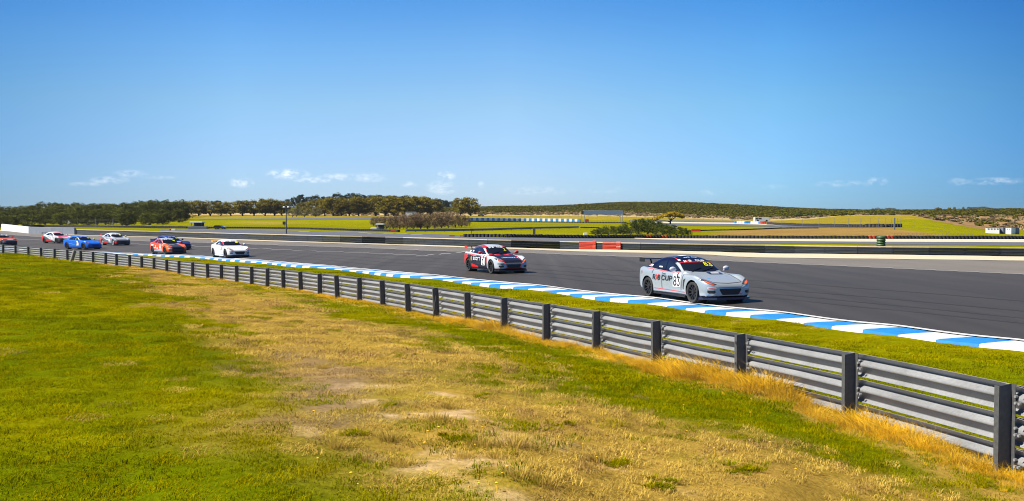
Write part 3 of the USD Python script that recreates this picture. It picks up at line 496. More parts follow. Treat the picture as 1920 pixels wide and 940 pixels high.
def wheel_meshes(spokes=10):
    a = np.array([(.235, -.10), (.27, -.115), (.30, -.115), (.313, -.098), (.316, -.05), (.316, .05), (.313, .098), (.30, .115), (.27, .115), (.235, .10)]); t = trimesh.creation.revolve(a, sections=36)
    t.apply_transform(trimesh.transformations.rotation_matrix(math.pi / 2, [1, 0, 0]))                       # axis along y
    ms = []
    for s in range(spokes):
        b = np.array([(-.022, .03, .05), (.022, .03, .05), (.016, .05, .05), (-.016, .05, .05), (-.018, .06, .232), (.018, .06, .232), (.013, .085, .232), (-.013, .085, .232)])[:, [0, 1, 2]]; m = trimesh.convex.convex_hull(b); m.apply_transform(trimesh.transformations.rotation_matrix(s * 2 * math.pi / spokes, [0, 1, 0])); ms.append(m)
    ring = trimesh.creation.revolve(np.array([(.218, -.09), (.24, -.09), (.246, .09), (.246, .105), (.236, .105), (.224, .085), (.218, -.09)]), sections=32); ring.apply_transform(trimesh.transformations.rotation_matrix(-math.pi / 2, [1, 0, 0])); ms.append(ring)
    hub = trimesh.creation.cylinder(radius=.055, height=.06, sections=14, transform=trimesh.transformations.rotation_matrix(math.pi / 2, [1, 0, 0])); hub.apply_translation([0, .05, 0]); ms.append(hub)
    disc = trimesh.creation.cylinder(radius=.15, height=.02, sections=18, transform=trimesh.transformations.rotation_matrix(math.pi / 2, [1, 0, 0])); disc.apply_translation([0, -.03, 0])
    return t, join(ms), disc
TYRE, RIM, DISC = wheel_meshes()
def zone(v):
    """Where on the car a point of its skin lies."""
    x, y, z = v.T; x = unwarp(x); z = np.where(z > .95, .95 + (z - .95) / 1.06, z); ay = np.abs(y); zs = zbF(x); cabin = (x < .70) & (x > -1.78) & (z > zs + .004)
    return dict(x=x, y=y, z=z, ay=ay, zs=zs, cabin=cabin, hood=(x > .55) & ~cabin & (z > zcF(x) - .09) & (ay < .50 + .14 * (2.2 - x)) & (z > .5), deck=(x < -1.70) & (z > zs - .03), roof=cabin & (z > zrF(x) - .02), low=z < .25)
def make_car(name, label, paint, contact, heading, spec, wing=None, mirror='car_black', rim='rim_dark', group='race cars on the straight', metal=0.0):
    """contact: the ground point under the near front wheel."""
    hx, hy = heading; hd = np.array([hx, hy]) / math.hypot(hx, hy); lf = np.array([-hd[1], hd[0]]); org = np.asarray(contact)[:2] - hd * 1.35 + lf * .80
    zs = [ground(*(org + hd * a + lf * b)) for a in (1.35, -1.35) for b in (.78, -.78)]
    t = thing(name, label, 'race car', (*org, np.mean(zs) + .032), math.atan2(hd[1], hd[0]), group)
    pm = look('paint_' + spec['id'], (.5, .5, .5), .28, metal=metal, spec=.35, coat=.12, attr=True)
    v = np.array(SHELL.vertices); z = zone(v); c = np.zeros((len(v), 3)); paint(c, z); c *= .80
    obj('body', (v, np.array(SHELL.faces)), pm, t, smooth=40 if False else True, col=c)
    wl = []
    for xw in (1.35, -1.35):
        for s in (1, -1):
            cyl = trimesh.creation.cylinder(radius=.362, height=.36, sections=28, transform=trimesh.transformations.rotation_matrix(math.pi / 2, [1, 0, 0])); keep = ~((cyl.face_normals @ [0, s, 0]) > .9); cyl.update_faces(keep); cyl.apply_translation([xw, s * .66, .33]); cyl.invert(); wl.append(cyl)
            wp = thing('wheel', loc=(xw, s * .765, .316), rz=0 if s > 0 else math.pi, parent=t); obj('tyre', TYRE, LOOK['rubber'], wp, smooth=40); obj('rim', RIM, LOOK[rim], wp); obj('brake_disc', DISC, LOOK['dark_trim'], wp)
    [obj('wheel_well', m, LOOK['black'], t) for m in wl]
    obj('windscreen', patch(SCREEN, 'top', .007), LOOK['window_glass'], t, smooth=True); obj('rear_window', patch(BACKWIN, 'top', .007), LOOK['window_glass'], t, smooth=True)
    for s in (-1, 1):
        obj('side_window', patch(SIDEWIN, 'side', .007, s), LOOK['window_glass'], t, smooth=True); obj('quarter_window', patch(REARWIN, 'side', .007, s), LOOK['window_glass'], t, smooth=True)
        flip = lambda pts: [(-s * a, b) for a, b in pts] if s > 0 else pts
        m = patch([(s * a, b) for a, b in LAMP], 'front', .006, size=.05); hl = obj('headlight', m, LOOK['lamp_clear'], t, smooth=True); obj('indicator', patch([(s * a, b) for a, b in INDIC], 'front', .012, size=.05), LOOK['lamp_orange' if not spec.get('lamp_white') else 'lamp_clear'], hl)
        obj('intake', patch([(s * a, b) for a, b in INTAKE], 'front', .006, size=.05), LOOK['car_black'], t)
        mi = trimesh.creation.icosphere(2, 1.0); mi.apply_scale([.065, .115, .075]); k = mi.vertices[:, 0] < -.02; mi.vertices[k, 0] = -.02; mi.apply_translation([.42, s * .985, .985]); obj('mirror', join([mi, tube([.44, s * .86, .90], [.42, s * .94, .95], .022, .022)]), LOOK[mirror] if mirror != 'paint' else spec['mirror_look'], t, smooth=40)
        if s < 0 or True: obj('handle', rbx(-.32, s * (float(SIDE(-.32, .80)) + .008), .80, .14, .03, .025, .008), LOOK['dark_trim'] if spec.get('dark_handle') else pm, t, col=None)
    obj('grille', patch(MOUTH, 'front', .006, size=.08), LOOK['car_black'], t)
    lip = Polygon([(1.72, -.845), (1.95, -.83), (2.12, -.74), (2.24, -.5), (2.27, 0), (2.24, .5), (2.12, .74), (1.95, .83), (1.72, .845)]); lip = Polygon([(float(warp(p[0])), p[1]) for p in lip.exterior.coords]); sp = trimesh.creation.extrude_polygon(lip, .07, engine='earcut'); sp.apply_translation([0, 0, .125]); obj('splitter', sp, LOOK[spec.get('splitter', 'car_black')], t)
    obj('side_skirt', join([rbx(-.02, s * .845, .165, 1.9, .05, .06, .012) for s in (-1, 1)]), LOOK[spec.get('skirt', 'car_black')], t)
    obj('wiper', join([tube([.70, -.1, float(TOP(.70, -.1)) + .02], [.50, .42, float(TOP(.50, .42)) + .02], .012), tube([.69, -.5, float(TOP(.66, -.5)) + .02], [.52, -.02, float(TOP(.52, -.02)) + .02], .012)]), LOOK['car_black'], t)
    if wing:
        y = np.linspace(-.72, .72, 2); af = np.array([(.15, 0), (.10, .022), (0, .03), (-.10, .018), (-.15, .0), (-.08, -.004), (.05, -.012)]); af = af + [-1.95, 1.215]; n = len(af)
        vv = np.vstack([np.c_[af[:, 0], np.full(n, a), af[:, 1]] for a in y]); ff = [[i, (i + 1) % n, n + (i + 1) % n] for i in range(n)] + [[i, n + (i + 1) % n, n + i] for i in range(n)] + [[0, i + 1, i] for i in range(1, n - 1)] + [[n, n + i, n + i + 1] for i in range(1, n - 1)]
        m = trimesh.Trimesh(vv, ff, process=False); m.fix_normals(); w = obj('rear_wing', m, LOOK[wing], t)
        obj('end_plate', join([rbx(-1.95, s * .735, 1.19, .34, .015, .13, .004) for s in (-1, 1)]), LOOK[spec.get('plate', wing)], w); obj('stand', join([tube([-1.94, s * .42, 1.21], [-1.84, s * .40, .95], .028, .03) for s in (-1, 1)]), LOOK['car_black'], w)
    spec['dress'](t)
    if spec.get('gaps'):
        for ln in ([(-.45, .90), (-.47, .60), (-.45, .34)], [(.80, .83), (.74, .60), (.70, .34)], [(-1.0, .93), (-1.05, .80)]): obj('panel_gap', patch(LineString(ln).buffer(.009), 'side', .0075, -1, .05), LOOK['car_black'], t)
        obj('panel_gap', patch(LineString([(1.94, -.50), (1.98, -.25), (2.0, 0), (1.98, .25), (1.94, .50)]).buffer(.010), 'top', .0075, -1, .05), LOOK['car_black'], t)
        for s in (-1, 1): obj('panel_gap', patch(LineString([(1.94, s * .50), (1.6, s * .57), (1.0, s * .66), (.74, s * .70)]).buffer(.008), 'top', .0075, -1, .05), LOOK['car_black'], t)
    return t
def stick(t, m, k, name='decal'): return obj(name, m, LOOK[k], t, smooth=True)
def number_panel(t, txt, x0=.24, z0=.44, w=.40, h=.34, off=.008):
    p = obj('number_panel', patch(sbox(x0, z0, x0 + w, z0 + h), 'side', off), LOOK['sticker_white'], t, smooth=True)
    if txt: v, f = letters(txt, h * .80, True); ww = np.ptp(v[:, 0]); k = w * .90 / ww if len(txt) > 1 else 1; v = v * [k, 1]; v = v - [v[:, 0].min(), 0] + [x0 + (w - ww * k) / 2, z0 + h * .10]; obj('number', project_flat(v, f, 'side', off + .006, -1, .1), LOOK['sticker_black'], p)
def screen_strip(t, look_, txt=('sticker_white', 'sticker_red')):
    p = obj('sun_strip', patch(STRIP, 'top', .012), LOOK[look_], t, smooth=True)
    for s, (w, k, y) in enumerate((('R', txt[0], -.37), ('X', txt[1], -.29), ('8', txt[0], -.20), ('CUP', txt[0], .17))): obj('lettering', top_text(w, .20, y, .10, .02, 1.25), LOOK[k], p)
def screen_number(t, txt=None):
    if txt: stick(t, top_text(txt, .40, .36, .16, .016, 1.2), 'sticker_yellow', 'screen_number')
    else: stick(t, patch(round_rect(.24, .27, .36, .47), 'top', .016), 'sticker_yellow', 'screen_number')

# --- the nine cars
def head(i): return None
def col(c, m, k): c[m] = k
SILVER, NAVY, WHITE, RED, BLACK, GREY = (.46, .52, .56), (.010, .014, .05), (.54, .55, .57), (.62, .018, .018), (.012, .012, .018), (.42, .47, .53)
def paint_silver(c, z):
    c[:] = SILVER; col(c, z['cabin'], NAVY); col(c, z['cabin'] & (z['x'] > -.02) & (z['z'] < 1.16), SILVER); col(c, (z['x'] > 1.8) & (z['z'] < .24), NAVY)
def dress_silver(t):
    for w, k, x0, hh in (('R', 'sticker_navy', -1.03, .155), ('X', 'sticker_red', -.88, .18), ('8', 'sticker_black', -.74, .155), ('CUP', 'sticker_black', -.52, .155)): stick(t, text_on(w, x0, .60 if w != 'X' else .585, hh, slant=.18, width=1.2 if w != 'CUP' else 1.5, bold=True), k, 'lettering')
    number_panel(t, '83', .22, .43, .44, .36); stick(t, patch(sbox(.22, .80, .66, .865), 'side', .008), 'sticker_white', 'sponsor_panel')
    screen_strip(t, 'sticker_navy'); screen_number(t, '83')
    for s in (-1, 1):
        stick(t, patch([(.47, .872), (-.5, .895), (-1.45, .955), (-1.45, .945), (-.5, .882), (.47, .858)], 'side', .008, s), 'sticker_red', 'pinstripe'); stick(t, patch([(.92, .30), (-.94, .33), (-.94, .312), (.92, .282)], 'side', .008, s), 'sticker_red', 'pinstripe')
    arc = [(.235, y) for y in np.linspace(-.57, .57, 9)]; stick(t, patch(LineString([(.235 - .16 * abs(y) ** 1.6, y) for y in np.linspace(-.58, .58, 13)]).buffer(.012), 'top', .015), 'sticker_red', 'pinstripe')
    stick(t, patch(affinity.scale(sbox(.80, .04, .98, .46), 1, 1).buffer(.04), 'top', .008), 'sticker_navy', 'bonnet_decal'); stick(t, patch(round_rect(.84, .10, .93, .40, .03), 'top', .014), 'sticker_white', 'bonnet_decal')
    stick(t, patch(round_rect(1.45, -.42, 1.52, -.32, .01), 'top', .008), 'sticker_sky', 'bonnet_decal')
    stick(t, patch(affinity.scale(sbox(-1.82, .74, -1.70, .86).centroid.buffer(.06), .8, 1), 'side', .008), 'lamp_orange', 'fuel_cap'); stick(t, patch(round_rect(-.86, .99, -.66, 1.03, .008), 'side', .016), 'sticker_white', 'decal')
    stick(t, patch(round_rect(-1.46, 1.0, -1.24, 1.07, .01), 'side', .016), 'sticker_white', 'decal'); stick(t, patch(round_rect(-1.43, 1.015, -1.30, 1.05, .006), 'side', .022), 'sticker_red', 'decal')
    stick(t, patch(round_rect(.50, .465, .74, .50, .01), 'front', .008), 'sticker_white', 'decal'); stick(t, patch(round_rect(-.74, .465, -.50, .50, .01), 'front', .008), 'sticker_white', 'decal'); stick(t, patch(round_rect(-.72, .475, -.52, .49, .004), 'front', .012), 'sticker_red', 'decal')
    stick(t, patch([(.98, .36), (.70, .42), (.70, .62), (.93, .70), (.95, .55)], 'side', .006), 'dark_trim', 'fender_vent') if False else stick(t, patch([(.86, .37), (.82, .40), (.82, .66), (.97, .72), (.90, .58)], 'side', .006), 'dark_trim', 'fender_vent')
    for y0, w in ((-.14, 'RX8'), (.14, 'CUP')): stick(t, top_text(w, -.10, y0, .07, .012, 1.1), 'sticker_white', 'roof_lettering')
    stick(t, patch(round_rect(-.62, -.22, -.36, .02, .05), 'top', .010), 'sticker_white', 'roof_decal')
    stick(t, patch(LineString([(.0, -.53), (-.2, -.5), (-.42, -.48)]).buffer(.014), 'top', .012), 'sticker_red', 'roof_decal'); stick(t, patch(affinity.scale(sbox(.0, -.50, .0, -.50).centroid.buffer(.05), 1.3, .8), 'top', .016), 'sticker_white', 'roof_decal')
    obj('tow_hook', tube([2.09, .36, .30], [2.16, .36, .30], .02), LOOK['sticker_red'], t)
def paint_one(c, z):
    x, zz = z['x'], z['z']; c[:] = (.38, .42, .47); side = (zz < z['zs'] - .095 + .02 * x) & (x < .88) & (x > -1.35 - (zz - .6) * .4)
    col(c, side, (.014, .014, .028)); col(c, (x <= -1.35 - (zz - .6) * .4) & (zz < z['zs'] - .05), RED); col(c, (x < -.2) & (x > -1.1) & (zz < .30 + .12 * (-.2 - x)), RED); col(c, z['hood'], (.014, .014, .024)); col(c, z['hood'] & (z['ay'] > .455 + .145 * (2.2 - x)), RED)
    col(c, z['hood'] & (x < .90) & (z['ay'] < .38) & (z['ay'] > .12), (.45, .02, .04)); col(c, z['cabin'], (.05, .055, .09)); col(c, z['cabin'] & (x > -.05) & (zz < 1.16), WHITE); col(c, z['roof'], (.36, .40, .45)); col(c, z['roof'] & (z['ay'] > .40), RED)
    col(c, (x > 1.5) & (zz < z['zs'] - .02) & (z['ay'] < .47), BLACK); col(c, (x > .62) & (x < .95) & (zz > .5) & (zz < .8) & (abs(x - .78) < .05), RED); col(c, (x > 1.7) & (zz < .26), (.16, .01, .012))
def dress_one(t):
    stick(t, text_on('SCOTT', -.78, .585, .15, width=1.18), 'sticker_white', 'lettering'); stick(t, patch(affinity.scale(sbox(-.95, .66, -.95, .66).centroid.buffer(.09), .8, 1.3), 'side', .010), 'sticker_gold', 'emblem')
    number_panel(t, '1', .20, .36, .42, .36); stick(t, patch(sbox(.20, .745, .62, .83), 'side', .008), 'sticker_white', 'sponsor_panel')
    stick(t, patch([(.55, .815), (-.5, .85), (-1.4, .90), (-1.4, .87), (-.5, .815), (.55, .775)], 'side', .010), 'sticker_red', 'pinstripe')
    screen_strip(t, 'sticker_black'); screen_number(t, '1'); stick(t, top_text('SCOTT', 1.55, .16, .13, .012, 1.35), 'sticker_white', 'bonnet_lettering'); stick(t, patch(affinity.scale(sbox(1.5, -.30, 1.5, -.30).centroid.buffer(.06), .8, 1.3), 'top', .010), 'sticker_gold', 'emblem')
    stick(t, patch(LineString([(-.40, .475), (-.30, .262), (.30, .262), (.40, .475)]).buffer(.016), 'front', .010), 'sticker_red', 'grille_edge'); stick(t, patch(round_rect(-.78, .46, -.50, .50, .01), 'front', .008), 'sticker_black', 'decal'); stick(t, patch(round_rect(-1.40, .98, -1.24, 1.05, .01), 'side', .016), 'sticker_white', 'decal'); stick(t, patch(round_rect(-1.1, 1.0, -.95, 1.05, .01), 'side', .016), 'sticker_white', 'decal')
def paint_white(c, z): c[:] = WHITE; col(c, z['cabin'] & (z['x'] > -.02) & (z['z'] < 1.2), RED)
def dress_white(t): number_panel(t, '', .22, .42, .38, .36); stick(t, patch(LineString([(.30, .45), (.33, .60), (.50, .60), (.52, .72)]).buffer(.02), 'side', .016), 'sticker_navy', 'decal'); screen_strip(t, 'sticker_white', ('sticker_navy', 'sticker_red')); screen_number(t); stick(t, patch(LineString([(.47, .87), (.60, .80), (.62, .62)]).buffer(.018), 'side', .010), 'sticker_red', 'pinstripe'); stick(t, patch(round_rect(-.76, .455, -.50, .49, .01), 'front', .008), 'sticker_red', 'decal')
def paint_red(c, z):
    x, zz = z['x'], z['z']; c[:] = (.66, .07, .015); col(c, (zz < .55) & (x < .2), (.62, .03, .018)); col(c, (zz < .36 + .1 * (x + .5)) & (x < .75) & (x > -1.0), (.30, .32, .36)); col(c, z['hood'], (.03, .03, .035)); col(c, z['hood'] & (z['ay'] > .46), (.72, .13, .02)); col(c, z['roof'], (.30, .34, .42)); col(c, z['cabin'] & ~z['roof'], (.62, .05, .02)); col(c, (x > 1.75) & (z['ay'] < .5) & (zz < .62), BLACK); col(c, (x > 1.6) & (z['ay'] > .62) & (zz > .4), (.70, .12, .02))
def dress_red(t): number_panel(t, '1', .18, .40, .36, .40); screen_strip(t, 'sticker_black'); screen_number(t); [stick(t, patch(round_rect(a, b, a + w, b + h, .02), 'side', .010), k) for a, b, w, h, k in ((-1.55, .70, .5, .12, 'sticker_white'), (-.72, .55, .18, .18, 'sticker_yellow'), (-.95, .48, .4, .07, 'sticker_white'), (-.45, .46, .4, .07, 'sticker_white'), (.72, .74, .2, .07, 'sticker_white'))]; stick(t, patch(round_rect(-.80, .46, -.52, .51, .01), 'front', .008), 'sticker_white'); stick(t, patch(round_rect(.9, -.38, 1.15, .12, .05), 'top', .008), 'rim_silver', 'bonnet_decal')
def paint_navy(c, z): c[:] = (.010, .018, .085); col(c, z['roof'], (.02, .06, .26)); col(c, (z['x'] > .9) & (z['z'] < .4), (.008, .01, .03))
def dress_navy(t): screen_strip(t, 'sticker_black'); screen_number(t); stick(t, patch(round_rect(1.2, -.42, 1.36, .22, .02), 'top', .008), 'sticker_white', 'bonnet_decal'); stick(t, patch(round_rect(-1.1, .98, -.7, 1.06, .01), 'side', .014), 'sticker_white'); stick(t, patch(round_rect(.5, .45, .78, .5, .01), 'front', .008), 'sticker_white')
def paint_blue(c, z): c[:] = (.010, .105, .52)
def dress_blue(t): number_panel(t, '', .20, .40, .40, .40); stick(t, patch(round_rect(.26, .46, .38, .74), 'side', .016), 'sticker_navy', 'number'); screen_strip(t, 'sticker_navy'); screen_number(t); stick(t, patch([(-.95, .56), (.1, .42), (.1, .45), (-.9, .62)], 'side', .010), 'sticker_sky'); stick(t, patch(round_rect(-.80, .44, -.52, .475, .01), 'front', .008), 'sticker_sky')
def paint_grey(c, z):
    x, zz = z['x'], z['z']; c[:] = (.25, .28, .33); col(c, (zz < .66 - .25 * (x + .4)) & (x < .4), (.11, .12, .15)); col(c, (x < -1.3) & (zz < .8), (.62, .05, .03)); col(c, (zz < .36) & (x < -.2), RED); col(c, z['roof'], (.38, .45, .52)); col(c, z['cabin'] & ~z['roof'], (.50, .52, .56)); col(c, z['hood'], (.13, .15, .19)); col(c, z['hood'] & (z['ay'] > .45), (.36, .38, .42)); col(c, (x > 1.7) & (zz < .55), (.05, .055, .07)); col(c, (x > 1.5) & (zz < .42) & (z['ay'] > .6), RED)
def dress_grey(t): number_panel(t, '', .22, .42, .36, .30); screen_strip(t, 'sticker_white', ('sticker_navy', 'sticker_red')); screen_number(t); stick(t, patch(round_rect(1.25, -.45, 1.42, .45, .02), 'top', .008), 'sticker_white', 'bonnet_decal'); stick(t, patch(LineString([(-.9, .80), (-.3, .62), (.1, .60)]).buffer(.03), 'side', .010), 'sticker_white'); stick(t, patch(round_rect(.70, .62, .98, .76, .02), 'side', .010), 'sticker_red')
def paint_striped(c, z):
    x, zz = z['x'], z['z']; c[:] = (.45, .46, .48); col(c, (zz < .74 - .28 * (x + .9)) & (x < .9), (.10, .11, .13)); col(c, (x < -1.35) & (zz < .84), RED); col(c, (zz < .36) & (x < .1), RED); col(c, z['cabin'] & ~z['roof'], WHITE); col(c, z['roof'], (.45, .52, .58)); col(c, z['hood'], (.55, .025, .09)); col(c, (x > 1.55) & (zz < .66), (.06, .065, .075)); col(c, (x > 1.3) & z['hood'] & (z['ay'] < .35), (.30, .32, .34))
def dress_striped(t): number_panel(t, '', .22, .44, .34, .30); screen_strip(t, 'sticker_red', ('sticker_red', 'sticker_red')); screen_number(t); stick(t, patch(LineString([(-.95, .84), (-.35, .60), (.05, .46)]).buffer(.035), 'side', .010), 'sticker_white'); stick(t, patch(round_rect(1.62, .05, 1.80, .40, .02), 'top', .008), 'sticker_yellow', 'bonnet_decal')
def paint_orange(c, z):
    x, zz = z['x'], z['z']; c[:] = (.70, .12, .018); col(c, (x > 1.1) & (zz < .80) & (z['ay'] < .86), (.03, .032, .04)); col(c, z['hood'] & (x < 1.15), (.66, .12, .05)); col(c, z['hood'] & (x > 1.15), (.05, .055, .065)); col(c, z['cabin'], (.10, .11, .13)); col(c, (x > 1.7) & (zz < .5), (.012, .014, .03))
def dress_orange(t): screen_strip(t, 'sticker_white', ('sticker_navy', 'sticker_red')); screen_number(t); stick(t, patch(round_rect(1.62, -.2, 1.75, .45, .02), 'top', .008), 'sticker_white', 'bonnet_decal'); stick(t, patch(round_rect(-.80, .44, -.52, .49, .01), 'front', .008), 'sticker_white')
def kerb_heading(p):
    i = np.argmin(np.linalg.norm(kp - np.asarray(p)[:2], axis=1)); d = kd[i]; return d if d[1] < 0 else -d
def put(name, label, paint, dress, near_front, id_, heading=None, **k):
    c = hit(*near_front)[0]; sp = dict(id=id_, dress=dress); sp.update(k.pop('spec', {})); return make_car(name, label, paint, c, heading if heading is not None else kerb_heading(c), sp, **k)
put('race_coupe', 'silver racing coupe numbered 83 with dark roof, right beside the kerb, nearest of all', paint_silver, dress_silver, (1301, 571), 'silver', heading=(.375, -.927), wing='car_black', mirror='mirror_silver', metal=.55, spec=dict(splitter='sticker_navy', gaps=True))
put('race_coupe', 'red, white and black racing coupe numbered 1, in the middle of the track', paint_one, dress_one, (922.5, 514.6), 'tricolour', heading=(.44, -.898), wing='car_black', mirror='sticker_red', spec=dict(plate='sticker_red', gaps=True))
put('race_coupe', 'plain white racing coupe with a yellow rear wing', paint_white, dress_white, (423.7, 485.6), 'white', wing='wing_yellow', mirror='sticker_white', spec=dict(skirt='sticker_white'))
put('race_coupe', 'orange and red racing coupe with black bonnet, overlapping a dark blue one', paint_red, dress_red, (310, 478.6), 'flame', wing='car_black', mirror='sticker_red')
put('race_coupe', 'dark navy racing coupe partly hidden behind the orange and red one', paint_navy, dress_navy, (325, 470.5), 'navy', mirror='sticker_navy', wing=None)
put('race_coupe', 'bright blue racing coupe with yellow mirrors', paint_blue, dress_blue, (157, 469.2), 'blue', mirror='mirror_yellow', wing=None)
put('race_coupe', 'grey and red racing coupe just behind and right of the bright blue one', paint_grey, dress_grey, (213, 461.3), 'grey', rim='rim_silver', mirror='sticker_white', wing='sticker_red')
put('race_coupe', 'white and dark grey racing coupe with red bonnet in front of the concrete wall', paint_striped, dress_striped, (106.5, 457.3), 'striped', mirror='sticker_white', wing='car_black')
put('race_coupe', 'orange and black racing coupe cut off at the left edge, behind the guardrail', paint_orange, dress_orange, (1, 462.5), 'amber', mirror='sticker_red', wing=None)
# ------------------------------------------------------------------ roads and strips beyond the far barrier
far_road, _ = ribbon([(300, 434.5), (420, 437.5), (550, 441), (690, 445), (880, 450.8), (1080, 454), (1200, 456), (1300, 457.4), (1400, 457.4), (1500, 457.4), (1700, 459.4), (1920, 460.4), (2600, 463)], [(300, 431), (330, 430.8), (420, 431), (550, 433), (690, 436.3), (800, 439), (880, 442.4), (960, 446.3), (1080, 447.2), (1200, 447.8), (1320, 451.6), (1500, 452.8), (1700, 454.2), (1920, 454.8), (2600, 457)], 6, .03, np.arange(300, 2601, 20.0))
obj('far_road', far_road, LOOK['pale_asphalt_look'], label='pale grey asphalt road just beyond the far guardrail', kind='structure')
sand, _ = ribbon([(1190, 447.9), (1320, 451.6), (1500, 452.8), (1700, 454.2), (1920, 454.8), (2600, 457)], [(1190, 446.8), (1320, 447.8), (1500, 448.6), (1700, 448.8), (1920, 449), (2600, 450)], 4, .034, np.arange(1190, 2601, 20.0))
obj('sand_strip', sand, LOOK['sand_look'], label='cream gravel strip in front of the right tyre wall', kind='structure')
r2, _ = ribbon([(372, 413), (500, 412), (560, 412.2), (700, 412.2), (770, 411.5)], [(372, 411), (500, 410.3), (560, 409.4), (620, 408.4), (700, 407.3), (770, 406.3)], 3, .06, np.arange(372, 771, 14.0)); obj('infield_road', r2, LOOK['pale_asphalt_look'], label='thin pale road across the far grass before the row of cypresses', kind='structure')
r3, _ = ribbon([(1225, 422.3), (1300, 424), (1400, 424.8), (1500, 427), (1580, 427)], [(1225, 418.6), (1300, 419.6), (1400, 421), (1500, 424.5), (1580, 426)], 3, .06, np.arange(1225, 1581, 14.0)); obj('infield_road', r3, LOOK['pale_asphalt_look'], label='grey track section behind the bushes, right of the lone tree', kind='structure')
s3, _ = ribbon([(1225, 418.6), (1300, 419.6), (1400, 421), (1500, 424.5), (1580, 426)], [(1225, 416.2), (1300, 417), (1400, 418.6), (1500, 422.8), (1580, 424.6)], 3, .06, np.arange(1225, 1581, 14.0)); obj('sand_strip', s3, LOOK['sand_look'], label='pale strip along the far track section', kind='structure')
r4, _ = ribbon([(1180, 415.6), (1300, 416.8), (1440, 419.5)], [(1180, 413.4), (1300, 414), (1440, 415.5)], 2, .06, np.arange(1180, 1441, 14.0)); obj('infield_road', r4, LOOK['pale_asphalt_look'], label='farthest grey track section below the dunes', kind='structure')
for k, (a, b, y) in enumerate(((672, 696, 437.2), (718, 738, 438.2), (742, 764, 438.8), (770, 792, 439.6), (560, 580, 434.6))):  # heat mirage reflections, painted as pale streaks on the asphalt
    obj('track_line', stripe(hit([a, (a + b) / 2, b], [y, y + .3, y + .6]), .45, .036), LOOK['line_look'], label='white marking on the far road', kind='structure')

# ------------------------------------------------------------------ far guardrail
FTOP = [(141, 430.4), (220, 432), (440, 437.4), (680, 443.2), (900, 448.5), (1080, 453), (1320, 457.4), (1540, 460.8), (1920, 464.2), (2600, 472)]
fx = np.arange(141, 2500, 6.0); fb = hit(fx, line_at(RAIL_FAR, fx)); fh = np.array([P(x, line_at(FTOP, x), q[1])[2] for x, q in zip(fx, fb)]); fs, fp2, fraw = resample(fb, .25); fz = np.interp(fs, fraw, fh)
fp2 = gaussian_filter1d(fp2, 8, axis=0, mode='nearest'); fz = gaussian_filter1d(fz, 10, mode='nearest')
bays = np.arange(0, len(fs) - 1, 11); farrail = thing('guardrail', 'dark slate guardrail with pale capping along the far side of the track', 'guardrail')
FW = np.array([(0, .31), (.05, .26), (.05, .20), (0, .155), (.05, .11), (.05, .05), (0, 0), (-.02, 0), (-.02, .31)])
def farbeam(i0, i1, z0, h, look_, parent, name, push=0.0, prof_=FW):
    a, b = fp2[i0], fp2[i1]; d = (b - a) / np.linalg.norm(b - a); nrm = np.array([d[1], -d[0]]); nrm = nrm if nrm @ (-a) > 0 else -nrm; v = []
    for q, zt in ((a, fz[i0]), (b, fz[i1])):
        for o, e in prof_: w = q + nrm * (o + .06 + push); v.append([*w, zt + z0 + (e / .31) * h])
    n = len(prof_); f = [[j, (j + 1) % n, n + (j + 1) % n] for j in range(n)] + [[j, n + (j + 1) % n, n + j] for j in range(n)] + [[0, j + 1, j] for j in range(1, n - 1)] + [[n, n + j, n + j + 1] for j in range(1, n - 1)]
    m = trimesh.Trimesh(v, f, process=False); m.fix_normals(); return obj(name, m, LOOK[look_], parent)
CAP = np.array([(.06, .31), (.06, 0), (-.14, 0), (-.14, .31)])
bayx = project(np.c_[fp2, fz])[:, 0]
for i0, i1 in zip(bays[:-1], bays[1:]):
    if bayx[i0] > 2200: break
    g0 = float(H(*fp2[i0])); Ht = (fz[i0] + fz[i1]) / 2 - (g0 + float(H(*fp2[i1]))) / 2; bh = (Ht - .09) / 3
    for r_ in range(3): farbeam(i0, i1, -.09 - bh * (r_ + 1) + .004, bh - .006, 'steel_far', farrail, 'beam')
    obj('post', bx(*(fp2[i0] * (1 + .12 / np.linalg.norm(fp2[i0]))), (g0 + fz[i0]) / 2 - .1, .14, .10, fz[i0] - g0), LOOK['galv_dark'], farrail)
    farbeam(i0, i1, -.075, .075, 'sand_look', farrail, 'capping', 0, CAP)
for (a, b, lb) in ((1087.5, 1116, 'orange panel on the far guardrail with a raised right end, left of two'), (1132, 1160, 'plain orange panel on the far guardrail, right of two')):
    i0, i1 = np.argmin(abs(bayx - a)), np.argmin(abs(bayx - b)); pnl = thing('orange_barrier', lb, 'barrier'); Ht = fz[i0] - float(H(*fp2[i0])); bh = Ht / 3
    for r_ in range(3): farbeam(i0, i1, .02 - bh * (r_ + 1), bh - .035, 'orange', pnl, 'board', .09)
    farbeam(i1 - 1, i1 + 1, .06 - Ht, Ht if a > 1120 else Ht + .06, 'orange', pnl, 'end_board', .10)
